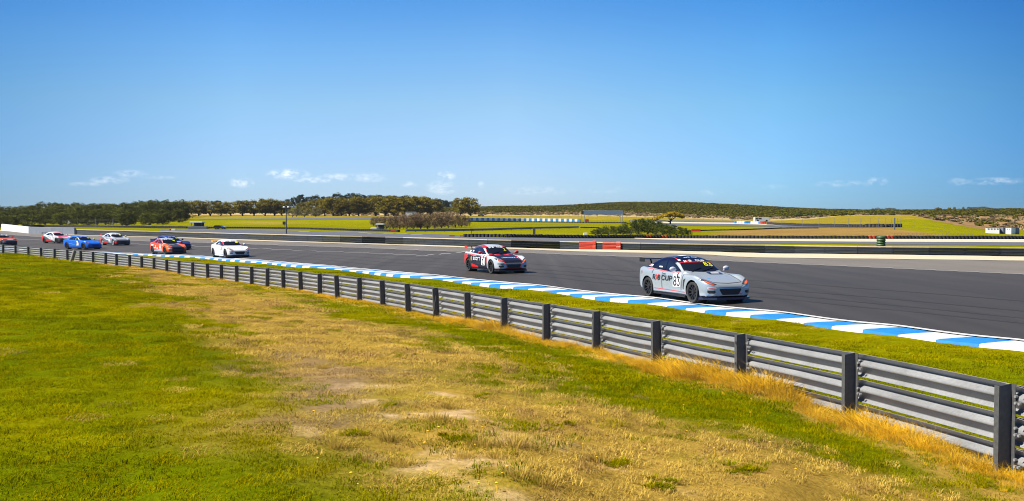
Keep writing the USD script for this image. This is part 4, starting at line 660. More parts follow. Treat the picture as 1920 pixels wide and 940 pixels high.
# concrete wall on the left
wb = hit(np.array([4, 30, 55, 98, 141.]), np.array([432.2, 435.2, 438, 439.7, 441.])); wt = [420, 422.8, 425.5, 426.6, 427.6]; cw = thing('concrete_wall', 'low concrete wall at the left end of the far guardrail, whitewashed on its left part', 'wall')
for k in range(4):
    a, b = wb[k], wb[k + 1]; za, zb_ = P(0, wt[k], a[1])[2], P(0, wt[k + 1], b[1])[2]; d = (b - a)[:2]; L = np.linalg.norm(d); nseg = max(1, int(round(L / 6)))
    for s in range(nseg):
        t0, t1 = s / nseg, (s + 1) / nseg; p0, p1 = a + (b - a) * t0, a + (b - a) * t1; m = rbx(0, 0, 0, L / nseg - .03, .3, 1, .02, math.atan2(d[1], d[0])); zt = za + (zb_ - za) * (t0 + t1) / 2; zg = (p0[2] + p1[2]) / 2 - .2
        m.apply_scale([1, 1, zt - zg]); m.apply_translation([*((p0 + p1) / 2)[:2], (zt + zg) / 2]); obj('wall_panel', m, LOOK['concrete_white' if k < 2 else 'concrete_grey'], cw)

# ------------------------------------------------------------------ tyre walls
def tyre_stack(r=.32, h=.55, n=3, sides=9):
    ms = []
    for k in range(n):
        t = h / n; m = trimesh.creation.revolve(np.array([(0, .0), (r * .86, .0), (r, t * .3), (r, t * .7), (r * .86, t * .98), (0, t * .98)]), sections=sides); m.apply_translation([0, 0, k * t]); ms.append(m)
    return join(ms)
def tyre_wall(label, base, height, step, reds=(), look_='rubber', x0=None, x1=None):
    """base: the line of its foot on the photograph."""
    q = hit(np.arange(base[0][0], base[-1][0] + .1, 8.0), line_at(base, np.arange(base[0][0], base[-1][0] + .1, 8.0))); _, p2, _r2 = resample(q, step); t = thing('tyre_wall', label, 'tyre wall'); blk = []; xs = project(np.c_[p2, H(*p2.T)])[:, 0]
    for (x, y), px in zip(p2, xs):
        m = tyre_stack(step * .52, height * (1 + rng.normal(0, .04)), 3); m.apply_translation([x, y, ground(x, y) - .03]); o = any(a <= px <= b for a, b in reds)
        if o: obj('orange_stack', m, LOOK['orange'], t)
        else: blk.append(m)
    tag(obj('tyre_stacks', join(blk), LOOK[look_], t), kind='stuff'); return t
tyre_wall('long wall of black tyre stacks with a few orange ones behind the far road', [(872, 445), (960, 445.6), (1100, 446.8), (1200, 446.6), (1300, 447.4), (1500, 448.4), (1700, 448.6), (1920, 448.6), (2100, 449)], .50, .52, ((1209, 1222), (1241, 1252), (1625, 1639), (1660, 1672)))
tyre_wall('low black tyre wall along the left wood', [(56, 425.5), (120, 426), (240, 427.3), (352, 428.8)], .55, .7); tyre_wall('low black tyre wall across the far green field', [(388, 428.6), (440, 428.8), (560, 430), (660, 433.2), (720, 434.6), (748, 435.2)], .42, .7)
tyre_wall('short black tyre row on grass left of the dark bushes', [(1090, 427.6), (1112, 427.8), (1125, 428)], .30, .6)
tyre_wall('dark tyre row below the far mesh fence', [(1440, 421.5), (1500, 424.6), (1560, 426.4), (1620, 426.8), (1690, 426)], .75, .8)
tyre_wall('dark low barrier right of the dark bushes', [(1294, 434), (1330, 433), (1400, 431.5), (1460, 429.3), (1540, 428.6)], .28, .7)
# blue and white barrier with grey tyres at its foot
tyre_wall('grey tyre row at the foot of the blue and white barrier', [(878, 416.2), (950, 416.8), (1020, 417.4), (1092, 418.2), (1180, 418.8)], .45, 1.0, look_='galv_dark')
bw = thing('barrier', 'long barrier of alternating blue and white blocks across the far green field', 'barrier'); xs = np.arange(876, 1092, 5.05); qb = hit(xs, line_at([(876, 415.2), (950, 415.9), (1020, 416.6), (1092, 417.4)], xs))
for k in range(len(xs) - 1):
    a, b = qb[k], qb[k + 1]; d = (b - a)[:2]; L = np.linalg.norm(d); sc_ = a[1] / FPX; zt, zb_ = P(0, line_at([(876, 408.6), (1092, 411)], xs[k]), a[1])[2], a[2]
    m = rbx(0, 0, 0, L * .985, .5, zt - zb_, .04, math.atan2(d[1], d[0])); m.apply_translation([*((a + b) / 2)[:2], (zt + zb_) / 2]); obj('block', m, LOOK['kerb_blue' if k % 2 else 'white'], bw)
def barrier_run(label, segs, y0, y1):
    t = thing('barrier', label, 'barrier')
    for x0, x1, k in segs:
        n = max(1, int(round((x1 - x0) / 2.7)))
        for s in range(n):
            a, b = hit([x0 + (x1 - x0) * s / n, x0 + (x1 - x0) * (s + 1) / n], [y1(x0), y1(x1)]); d = (b - a)[:2]; zt = P(0, y0(x0), a[1])[2]; m = rbx(0, 0, 0, np.linalg.norm(d) * .9, .6, zt - a[2] + .1, .06, math.atan2(d[1], d[0])); m.apply_translation([*((a + b) / 2)[:2], (zt + a[2] - .1) / 2]); obj('block', m, LOOK[k], t)
barrier_run('barrier of blue, white and red blocks below the white bus', [(1378, 1383, 'kerb_blue'), (1383, 1396, 'white'), (1396.5, 1408, 'kerb_blue'), (1409, 1423, 'white'), (1423, 1426.5, 'kerb_blue'), (1427, 1435, 'orange'), (1439.5, 1446.5, 'orange')], lambda x: 414.8 + (x - 1378) * .022, lambda x: 419.2 + (x - 1378) * .024)

# ------------------------------------------------------------------ pole, huts, boards, boxes
def at_px(px, py): q = hit(px, py)[0]; return q
def block_px(x0, x1, y0, y1, depth=2.0, rz=0.0, c=.03, sink=.15):
    """A box whose front stands on the ground at y1 and spans x0..x1 and y0..y1 on the photograph."""
    q = at_px((x0 + x1) / 2, y1); w = (x1 - x0) * q[1] / FPX; h = (y1 - y0) * q[1] / FPX; return q, w, h, rbx(q[0], q[1] + depth / 2, q[2] + h / 2 - sink / 2, w, depth, h + sink, c, rz)
q = at_px(537, 439); t = thing('light_pole', 'tall grey pole with two lamp heads behind the far guardrail', 'pole'); zt = P(537, 388.5, q[1])[2]
obj('shaft', tube([*q[:2], q[2] - .3], [*q[:2], zt], .11, .075, 8), LOOK['galv_dark'], t); obj('cross_arm', bx(q[0], q[1], zt, .8, .08, .08), LOOK['galv_dark'], t)
for s in (-1, 1):
    m = trimesh.creation.icosphere(1, .2); m.apply_scale([1, 1, .75]); m.apply_translation([q[0] + s * .34, q[1] - .05, zt - .02]); obj('lamp_head', m, LOOK['white'], t)
def sign_px(label, x0, x1, y0, y1, yb, look_='black', cat='board', name='board'):
    q = at_px((x0 + x1) / 2, yb); s = q[1] / FPX; z0, z1 = P(0, y1, q[1])[2], P(0, y0, q[1])[2]; t = thing(name, label, cat); obj('panel', rbx(q[0], q[1], (z0 + z1) / 2, (x1 - x0) * s, .12, z1 - z0, .02), LOOK[look_], t)
    obj('post', tube([q[0], q[1] + .1, q[2] - .2], [q[0], q[1] + .1, z0 + .1], .05), LOOK['galv_dark'], t); return t
sign_px('small black board on a post left of the light pole', 530, 535.5, 415.5, 421.5, 425); sign_px('small dark board on a thin post before the grey rail', 881, 887.5, 429, 433, 443.5)
q = at_px(1001.5, 443.6); t = thing('marker_post', 'square grey post with black foot in the green field', 'post'); zt = P(0, 426, q[1])[2]; zm = q[2] + .25; obj('shaft', rbx(*q[:2], (zt + zm) / 2, .36, .36, zt - zm, .02), LOOK['galv_dark'], t); obj('foot', rbx(*q[:2], zm / 2 + q[2] / 2 - .05, .48, .48, zm - q[2] + .1, .02), LOOK['black'], t)
q = at_px(1677, 431); t = thing('marker_post', 'tall pale square post before the right end of the far mesh fence', 'post'); zt = P(0, 409.5, q[1])[2]; obj('shaft', rbx(*q[:2], (zt + q[2]) / 2, .22, .22, zt - q[2] + .2, .02), LOOK['concrete_grey'], t)
# grey single rail across the field
xs = np.arange(761, 1085.1, 9.0); qr = hit(xs, line_at([(761, 435.4), (880, 433.9), (1000, 431), (1085, 429)], xs)); t = thing('guardrail', 'low grey single rail crossing the green field behind the far road', 'guardrail'); zt = [P(0, line_at([(761, 429.6), (880, 428.9), (1000, 425.8), (1085, 424.2)], x), q[1])[2] for x, q in zip(xs, qr)]
for k in range(len(xs) - 1):
    a, b = qr[k], qr[k + 1]; d = (b - a)[:2]; m = rbx(0, 0, 0, np.linalg.norm(d) + .02, .12, .40, .05, math.atan2(d[1], d[0])); m.apply_translation([*((a + b) / 2)[:2], (zt[k] + zt[k + 1]) / 2 - .2]); obj('beam', m, LOOK['concrete_grey'], t)
    if k % 2 == 0: obj('post', bx(a[0], a[1] + .15, (a[2] + zt[k]) / 2 - .1, .12, .12, zt[k] - a[2]), LOOK['galv_dark'], t)
# marshal huts
def hut(label, x0, x1, y0, y1, roof_look='white', wall_look='concrete_grey'):
    q, w, h, m = block_px(x0, x1, y0 + (y1 - y0) * .55, y1, 2.0); t = thing('marshal_hut', label, 'hut'); obj('wall', m, LOOK[wall_look], t); z1 = q[2] + h / .45 * 1.0
    obj('roof', rbx(q[0], q[1] + 1, z1 - .1, w * 1.15, 2.4, .22, .03), LOOK[roof_look], t)
    for sx in (-1, 1):
        for sy in (.1, 1.9): obj('post', bx(q[0] + sx * w * .45, q[1] + sy, q[2] + h / .45 * .5, .1, .1, h / .45 - .1), LOOK['galv_dark'], t)
    obj('shade', bx(q[0], q[1] + 1.9, q[2] + h / .45 * .62, w * .85, .06, h / .45 * .5), LOOK['dark_trim'], t)
hut('open marshal hut with pale roof behind a low concrete block, right of the left wood', 358, 378, 416.2, 429.6); hut('small marshal hut with white roof before the brown thicket', 706, 718.5, 419.8, 433)
def solo_box(name, label, cat, x0, x1, y0, y1, look_, depth=1.0): q, w, h, m = block_px(x0, x1, y0, y1, depth); return tag(obj(name, m, LOOK[look_]), label, cat)
solo_box('concrete_block', 'long low concrete block at the foot of the left marshal hut', 'block', 352, 387.5, 424.6, 429.8, 'concrete_grey', .8); solo_box('white_box', 'white bin beside the small hut at the thicket', 'box', 695, 706, 427.4, 432.6, 'white'); solo_box('orange_block', 'orange block right of the small hut at the thicket', 'barrier block', 732.5, 742.5, 432, 435.2, 'orange', .5)
solo_box('orange_block', 'orange block at the left end of the far road', 'barrier block', 317.5, 320.5, 429.4, 432.6, 'orange', .5); solo_box('white_box', 'white block at the left end of the far road, next to an orange one', 'box', 321, 329, 429.6, 432.8, 'white', .5); solo_box('white_box', 'small white box on the grass left of the dark bushes', 'box', 1094.5, 1101.5, 437, 441.4, 'white', .6)
solo_box('orange_block', 'dark orange block on the far road, left of two', 'barrier block', 842, 852, 441.2, 443.8, 'orange', .5); solo_box('orange_block', 'bright orange block on the far road, right of two', 'barrier block', 862, 870, 441.4, 444, 'orange', .5)
solo_box('orange_block', 'orange block under the left end of the billboard', 'barrier block', 1097, 1104, 411.2, 416.2, 'orange', .6); solo_box('red_block', 'dark red block with pale base right of the dark bushes', 'barrier block', 1296, 1313.5, 429.8, 434.4, 'sticker_red', .6); solo_box('orange_block', 'orange block behind the far mesh fence', 'barrier block', 1661, 1669.5, 422, 424.2, 'orange', .5)
q, w, h, m = block_px(761, 779, 397.6, 406.2, 4.0); t = thing('container', 'white container under the row of cypresses', 'container'); obj('box_body', m, LOOK['concrete_white'], t); obj('roof', rbx(q[0], q[1] + 2, q[2] + h + .03, w * 1.03, 4.2, .12, .02), LOOK['concrete_grey'], t); obj('door', bx(q[0] + w * .25, q[1] - .02, q[2] + h * .42, w * .16, .06, h * .8), LOOK['concrete_grey'], t)
# two white site cabins on the right
for x0, x1, xm, y1, lb in ((1849, 1884, 1874, 440.6, 'larger white site cabin with a row of windows, left of two'), (1885.5, 1906, 1896, 439.8, 'smaller white site cabin, right of two at the right edge')):
    Y = 215.0; a = P(x0, 434, Y)[:2]; b = P(xm, 434, Y - 1.0)[:2]; z0, z1 = P(0, y1, Y)[2] - .4, P(0, 427, Y)[2]; d = b - a; L = np.linalg.norm(d); ang = math.atan2(d[1], d[0]); dp = 2.6; nn = np.array([-d[1], d[0]]) / L; nn = nn if nn[1] > 0 else -nn; c = (a + b) / 2 + nn * dp / 2
    side = nn * 0; t = thing('site_cabin', lb, 'cabin'); obj('wall', rbx(*c, (z0 + z1) / 2, L, dp, z1 - z0, .03, ang), LOOK['white'], t); obj('roof', rbx(*c, z1 + .04, L + .15, dp + .15, .10, .02, ang), LOOK['concrete_grey'], t)
    obj('end_wall', rbx(*(P((xm + x1) / 2, 434, Y + .6)[:2] + nn * .4), (z0 + z1) / 2 - .02, (x1 - xm) * Y / FPX, 1.4, z1 - z0 - .05, .03, 0.5), LOOK['concrete_grey'], t)  # side of the white cabin turned from the sun, its shade put into grey
    for k in range(4 if L > 2.5 else 2): f_ = (k + .8) / (4.4 if L > 2.5 else 2.6); w0 = a + d * f_ - nn * .02; obj('window', bx(*w0, z1 - .30, .30, .06, .16, ang), LOOK['window_glass'], t)
# billboard on four legs
q0, q1 = at_px(1093, 417), at_px(1166, 415.5); Y = 345.0; t = thing('billboard', 'long blank pale billboard on steel legs in the far field', 'billboard'); a, b = P(1094, 400, Y), P(1168, 400, Y + 6); z0, z1 = P(0, 402.6, Y)[2], P(0, 395, Y)[2]; d = (b - a)[:2]; ang = math.atan2(d[1], d[0])
obj('panel', rbx(*((a + b) / 2)[:2], (z0 + z1) / 2, np.linalg.norm(d), .3, z1 - z0, .03, ang), LOOK['billboard_pale'], t); obj('end_box', rbx(*P(1091.8, 400, Y)[:2], (z0 + z1) / 2, .75, .7, (z1 - z0) * .9, .03), LOOK['dark_trim'], t)
for x in (1090.8, 1096.2, 1162.8, 1167.2): p = P(x, 405, Y + 1.2); obj('leg', tube([*p[:2], ground(*p[:2]) - .3], [*p[:2], z0 + .3], .13), LOOK['galv'], t)
obj('brace', tube([*P(1158.5, 405, Y + 1.2)[:2], z0], [*P(1163, 405, Y + 1.2)[:2], z0 - .9], .09), LOOK['dark_trim'], t)
# stack of green painted tyres behind the far guardrail
q = np.array([*P(1652, 455, 97)[:2], 0]); g0 = ground(*q[:2]); zt = P(0, 443.2, q[1])[2]; look('drum_green', (.035, .085, .022), .55, vary=[(4.0, .25)]); t = thing('tyre_stack', 'stack of green painted tyres standing behind the far guardrail', 'tyre stack'); n = 5
for k in range(n):
    hh = (zt - g0) / n; m = trimesh.creation.revolve(np.array([(0, 0), (.36, 0), (.42, hh * .25), (.43, hh * .5), (.42, hh * .75), (.36, hh * .98), (.22, hh * .98), (.2, hh * .7), (0, hh * .7)]), sections=20); m.apply_translation([*(q[:2] + rng.normal(0, .01, 2)), g0 + k * hh]); obj('tyre', m, LOOK['drum_green'], t, smooth=40)

# ------------------------------------------------------------------ parked vehicles in the distance
look('suv_paint', (.012, .018, .045), .25, coat=1.0); look('white_paint', (.74, .75, .76), .3, coat=1.0)
def vehicle(name, label, x0, x1, y0, y1, outline, glass, look_, facing=1, width=1.8, cat='car', yaw=0.0):
    q = at_px((x0 + x1) / 2, y1); s = q[1] / FPX; L = (x1 - x0) * s; Hh = (y1 - y0) * s; t = thing(name, label, cat, (q[0], q[1] + width / 2, q[2]), yaw + (0 if facing > 0 else math.pi)); o = np.array(outline, float) * [L, Hh] - [L / 2, 0]
    def slab(pts, w, off): m = trimesh.creation.extrude_polygon(Polygon(pts).buffer(0), w, engine='earcut'); m.apply_transform(trimesh.transformations.rotation_matrix(math.pi / 2, [1, 0, 0])); m.apply_translation([0, off + w / 2, 0]); return m
    obj('body', slab(o, width, 0), LOOK[look_], t)
    for g in glass: obj('window', slab(np.array(g, float) * [L, Hh] - [L / 2, 0], width + .03, 0), LOOK['window_glass'], t)
    for xw in (.2, .8):
        for sy in (-1, 1): m = trimesh.creation.cylinder(radius=min(.36, Hh * .24), height=.22, sections=14, transform=trimesh.transformations.rotation_matrix(math.pi / 2, [1, 0, 0])); m.apply_translation([xw * L - L / 2, sy * (width / 2 - .08), min(.36, Hh * .24)]); obj('wheel', m, LOOK['rubber'], t)
SUV = [(0, .2), (0, .55), (.03, .8), (.12, .98), (.55, 1.0), (.70, .68), (.95, .58), (1, .45), (1, .2)]; SUVG = [[(.06, .64), (.13, .92), (.33, .93), (.33, .64)], [(.36, .64), (.36, .93), (.54, .93), (.66, .64)]]; BUS = [(0, .14), (0, .9), (.03, 1), (.97, 1), (1, .88), (1, .14)]; BUSG = [[(.05, .52), (.05, .86), (.2, .86), (.2, .52)], [(.24, .55), (.24, .84), (.45, .84), (.45, .55)]]
PICK = [(0, .2), (0, .55), (.42, .58), (.46, .98), (.68, 1.0), (.78, .62), (.97, .55), (1, .2)]; PICKG = [[(.49, .64), (.51, .92), (.66, .92), (.73, .64)]]
vehicle('parked_car', 'dark blue estate car parked by the tyre wall left of the light pole', 400, 421.5, 422.6, 430.2, SUV, SUVG, 'suv_paint'); vehicle('parked_car', 'white car half hidden behind the dark bushes', 1263, 1274.5, 423.4, 429.4, SUV, SUVG, 'white_paint'); vehicle('parked_car', 'small white car under the lone tree', 1231.5, 1242, 416.8, 420.6, SUV, SUVG, 'white_paint')
vehicle('pickup_truck', 'dark pickup right of the last two cypresses', 896, 907.5, 400.8, 406.2, PICK, PICKG, 'suv_paint', cat='pickup truck'); vehicle('bus', 'white bus parked below the scrub hill', 1415.5, 1443, 407.4, 416.2, BUS, BUSG, 'white_paint', width=2.5, cat='bus', facing=1); vehicle('van', 'pale van standing before the left wood', 122, 134.5, 413.8, 421.4, BUS, BUSG, 'white_paint', width=2.0, cat='van')

# ------------------------------------------------------------------ wire and mesh fences
def fence(label, xs, ybase, ytop, r=.05, wires=4, vertical=0, look_='galv', cat='fence', lean=()):
    t = thing('wire_fence', label, cat); pts = []
    for x in xs: q = at_px(x, ybase(x)); zt = P(0, ytop(x), q[1])[2]; pts.append((q, zt)); obj('post', tube([*q[:2], q[2] - .2], [*q[:2], zt], r, r, 6), LOOK[look_], t)
    ms = []
    for (a, za), (b, zb_) in zip(pts[:-1], pts[1:]):
        for k in range(wires): u = (k + .5) / wires; ms.append(tube([*a[:2], a[2] + (za - a[2]) * u], [*b[:2], b[2] + (zb_ - b[2]) * u], r * .22, n=3))
        for k in range(vertical): u = (k + .5) / vertical; p = a + (b - a) * u; ms.append(tube([*p[:2], p[2]], [*p[:2], za + (zb_ - za) * u], r * .22, n=3))
    if ms: tag(obj('wires', join(ms), LOOK['galv_dark'], t), kind='stuff')
    return t
fence('tall wire mesh fence on steel posts below the right hills', [1466, 1504, 1535.6, 1564, 1591, 1614, 1631, 1647, 1660, 1672, 1683, 1689], lambda x: float(np.interp(x, [1466, 1535, 1600, 1690], [424.6, 427.6, 428.4, 428])), lambda x: float(np.interp(x, [1466, 1690], [409.6, 408.6])), .035, 7, 0, 'concrete_grey')
fence('wire fence on thin posts along the foot of the left wood', [4, 30, 58, 86, 112, 145, 180, 212, 240], lambda x: 421.6 + x * .008, lambda x: 409.5 + x * .004, .06, 5, 0)
fence('low post and wire fence below the dunes', list(np.arange(905, 1420, 18.0)), lambda x: float(np.interp(x, [905, 1100, 1250, 1420], [406, 407.5, 410, 416])), lambda x: float(np.interp(x, [905, 1100, 1250, 1420], [401.5, 402.6, 404.5, 411])), .06, 3, 0, 'timber')
fence('row of low palings before the brown bank on the right', list(np.arange(1676, 1830, 7.0)), lambda x: 441.6, lambda x: 437.0 + max(0, (1700 - x) * .03), .03, 2, 0, 'timber')
fence('low wire fence running down the green slope on the right', [1711, 1724, 1738, 1751, 1764, 1778, 1792, 1806], lambda x: float(np.interp(x, [1711, 1806], [427, 441])), lambda x: float(np.interp(x, [1711, 1806], [424.5, 437])), .025, 2, 0, 'timber')
fence('thin posts crossing the green slope on the right', [1714, 1732.5, 1751, 1771, 1795, 1818, 1843], lambda x: float(np.interp(x, [1714, 1843], [421, 438.5])), lambda x: float(np.interp(x, [1714, 1843], [416.5, 433.5])), .025, 1, 0, 'timber')
# ------------------------------------------------------------------ trees and bushes
look('leaf_cypress', (.20, .160, .006), .8, spec=.15, translucent=.25, rand=.18, vary=[(.35, .45)]); look('leaf_wood', (.085, .094, .013), .8, spec=.05, translucent=.25, rand=.32, vary=[(.3, .4)]); look('leaf_pine', (.045, .062, .030), .85, spec=.1, translucent=.15, rand=.25, vary=[(.2, .3)]); look('leaf_dark', (.062, .085, .010), .8, spec=.15, translucent=.2, rand=.25, vary=[(.8, .5)])
look('leaf_olive', (.15, .14, .065), .85, spec=.1, translucent=.2, rand=.2, vary=[(.5, .3)]); look('twig_brown', (.20, .135, .075), .9, spec=.05, rand=.2, vary=[(.8, .45)]); look('leaf_gold', (.42, .28, .006), .8, spec=.15, translucent=.25, vary=[(.8, .3)]); look('leaf_scrub', (.112, .104, .008), .9, spec=.0, translucent=.2, rand=.13, vary=[(.03, .22)]); look('leaf_dune', (.34, .255, .13), .9, spec=.1, translucent=.2, rand=.35, vary=[(.08, .3)])
look('bark', (.060, .045, .034), .9, vary=[(3.0, .3)])
def leaves(centres, radii, n, size, flat, R, up=.5):
    """Many small leaf faces spread through clumps: centres (k,3), radii (k,3), n faces each."""
    k = len(centres); c = np.repeat(np.asarray(centres, float), n, 0); r = np.repeat(np.broadcast_to(radii, (k, 3)), n, 0); d = R.normal(size=(k * n, 3)); d /= np.linalg.norm(d, axis=1, keepdims=True); p = c + d * r * (R.random((k * n, 1)) ** .45)
    nrm = R.normal(size=p.shape) + [0, 0, flat] + d * up; nrm /= np.linalg.norm(nrm, axis=1, keepdims=True); u = np.cross(nrm, R.normal(size=p.shape)); u /= np.linalg.norm(u, axis=1, keepdims=True); w = np.cross(nrm, u); s = size * R.uniform(.6, 1.3, (len(p), 1))
    v = np.stack([p - u * s, p - w * s * .55, p + u * s, p + w * s * .55], 1).reshape(-1, 3); i = np.arange(len(p)) * 4; f = np.vstack([np.stack([i, i + 1, i + 2], -1), np.stack([i, i + 2, i + 3], -1)]); return trimesh.Trimesh(v, f, process=False)
def tree_class(name, leaf, seed, h=1.0, w=1.0, trunk=.3, layers=5, clumps=26, n=44, size=.05, flat=.8, squash=.35, top=.25, lean=0.0, forks=4):
    """A tree one unit high: forked trunk, limbs and a crown of clumps. Returned as a class prim that copies refer to."""
    R = np.random.default_rng(seed); c, r, limbs = [], [], []
    for k in range(clumps):
        t = (k + .5) / clumps; z = trunk + (1 - trunk) * (.12 + .86 * t); prof_ = math.sin(math.pi * min(1, .22 + .70 * (z - trunk) / (1 - trunk) * (1 - top) + .12)) ** .8; a = k * 2.4 + R.normal(0, .4); q = R.uniform(.25, 1.0) ** .6 * prof_ * w / 2
        c.append([q * math.cos(a) + lean * (z - trunk), q * math.sin(a), z + R.normal(0, .02)]); rr = R.uniform(.12, .21) * (w ** .5); r.append([rr, rr, rr * squash * R.uniform(.8, 1.3)])
    cl = stage.CreateClassPrim('/' + name); p = str(cl.GetPath()); ms = [tube([0, 0, -.05], [.01, 0, trunk * .75], .045, .034, 7)]
    for k in R.choice(clumps, min(forks * 2, clumps), replace=False): ms.append(tube([.01, 0, trunk * R.uniform(.45, .8)], np.array(c[k]) * [.8, .8, .98], .020, .006, 5))
    obj('trunk', join(ms), LOOK['bark'], p, smooth=40); obj('crown', leaves(c, r, n, size, flat, R), LOOK[leaf], p); return p
CY = [tree_class(f'cypress_class_{k}', 'leaf_cypress', 100 + k, w=[1.05, .9, 1.2, 1.0][k], trunk=.12, clumps=46, n=64, size=.038, squash=.5, lean=[.06, -.05, .0, .12][k]) for k in range(4)]
WD = [tree_class(f'wood_class_{k}', 'leaf_wood', 200 + k, w=[1.0, 1.25, 1.1, 1.35][k], trunk=.03, clumps=40, n=56, size=.042, squash=.6, flat=.5) for k in range(4)]
PN = [tree_class(f'pine_class_{k}', 'leaf_pine', 300 + k, w=[.75, .6, .9][k], trunk=.15, clumps=30, n=48, size=.045, squash=.7, flat=.3) for k in range(3)]
SH = [tree_class(f'shrub_class_{k}', 'leaf_dark', 400 + k, w=[1.5, 1.3, 1.7][k], trunk=.06, clumps=46, n=70, size=.032, squash=.7, flat=.5) for k in range(3)]
OL = [tree_class(f'olive_class_{k}', 'leaf_olive', 500 + k, w=1.2, trunk=.2, clumps=24, n=40, size=.045, squash=.8, flat=.3) for k in range(2)]
TH = [tree_class(f'thicket_class_{k}', 'twig_brown', 600 + k, w=1.1, trunk=.1, clumps=40, n=70, size=.030, squash=1.1, flat=-.3) for k in range(3)]
def plant(protos, k, name, label, cat, px, py, top, group=None, wide=1.0, Y=None):
    """A tree whose foot is seen at px, py and whose top reaches the row top."""
    q = at_px(px, py) if Y is None else np.array([*P(px, py, Y)[:2], 0]); g0 = ground(*q[:2]); h = P(0, top, q[1])[2] - g0
    return copy_of(protos[k % len(protos)], name, label, cat, (q[0], q[1], g0 - .03 * h), rng.uniform(0, 6.28), (h * 1.0 * wide, h * 1.0 * wide, h * 1.03), group)
names = 'first second third fourth fifth sixth seventh eighth ninth tenth'.split()
for k, (x, b, tp) in enumerate([(352, 405.5, 379), (372, 405.5, 377), (394, 405.5, 378), (414, 405, 381), (433, 405, 379.5), (455, 405, 377.5), (476, 404.8, 377), (497, 404.6, 374.5), (515, 404.6, 376), (529, 404.4, 378)]):
    plant(CY, k, 'cypress_tree', f'{names[k]} cypress from the left in the close row left of the light pole', 'tree', x, b, tp, None, 1.45)
for k, (x, b, tp) in enumerate([(566, 404.6, 381), (588, 404.8, 377), (609, 405, 374), (625, 405.2, 372), (640, 405.2, 383), (655, 405.4, 371), (673, 405.4, 372)]):
    plant(CY, k + 1, 'cypress_tree', f'{names[k]} cypress from the left in the open row right of the light pole', 'tree', x, b, tp, None, 1.3)
for k, (x, b, tp) in enumerate([(705, 405, 369), (722, 405, 369.5), (738, 405, 371), (755, 405, 373), (772, 404.6, 369.5), (788, 404.4, 370.5), (807, 404, 373.5)]):
    plant(CY, k + 2, 'cypress_tree', f'{names[k]} cypress from the left in the group above the brown thicket', 'tree', x, b, tp, None, 1.4)
plant(CY, 0, 'cypress_tree', 'left one of the last two cypresses right of the long row', 'tree', 863, 405, 373, None, 1.05); plant(CY, 3, 'cypress_tree', 'right one of the last two cypresses, with a crown spreading right', 'tree', 883, 405.4, 372, None, 1.1)
for k, (x, b, tp, wd) in enumerate([(548, 407.6, 393, 1.2), (556, 407, 391.5, 1.), (571, 407.4, 393.5, 1.3), (592, 407, 391.5, 1.4)]): plant(OL, k, 'olive_bush', ['grey-green bush touching the light pole', 'second grey-green bush right of the light pole', 'third grey-green bush right of the light pole', 'widest grey-green bush before the open cypress row'][k], 'bush', x, b, tp, None, wd)
R = np.random.default_rng(12); wood = 0
for row, (Y, tp, n) in enumerate(((392, 384, 20), (345, 387.5, 19), (300, 393, 18), (268, 400, 15))):
    for k in range(n):
        x = -70 + (k + R.uniform(.1, .9)) * (415 / n)
        if row == 3 and x > 310: continue
        if x > 352 - row * 3: continue
        top = tp + R.normal(0, 1.6) + (3.0 if x < 60 else 0) - (4.5 if 230 < x < 345 and row < 2 else 0) - (2 if row < 2 and 120 < x < 200 else 0)
        plant(WD, wood, 'wood_tree', 'dense dark olive tree in the wood along the left horizon', 'tree', x, 405, top, 'trees of the left wood', R.uniform(1.2, 1.65), Y=Y + R.uniform(-14, 14)); wood += 1
for k, (x, tp, w_) in enumerate([(215, 384, 1.2), (160, 386.5, 1.3), (540, 374, 1.2), (551, 371, 1.1), (563, 366.5, 1.2), (579, 369.5, 1.3), (592, 367.5, 1.2), (606, 370, 1.2), (618, 369, 1.1), (632, 363.8, 1.3), (645, 368, 1.2), (659, 362.8, 1.3), (671, 365.5, 1.2), (684, 367, 1.2), (697, 366.5, 1.1), (409, 377, 1.4)]):
    plant(PN, k, 'pine_tree', 'dark pine on the rise behind the cypress rows', 'tree', x, 395, tp, 'dark pines behind the cypresses', w_, Y=640 + (k % 3) * 22)
for k in range(26):
    x = 706 + k * 6.1 + R.normal(0, 1.2); plant(PN, k, 'pine_tree', 'small dark pine in the plantation on the skyline', 'tree', x, 392, float(np.interp(x, [706, 760, 820, 860], [367.2, 369.5, 374, 379])) + R.normal(0, .8), 'plantation pines on the skyline', 1.3, Y=715 + (k % 4) * 14)
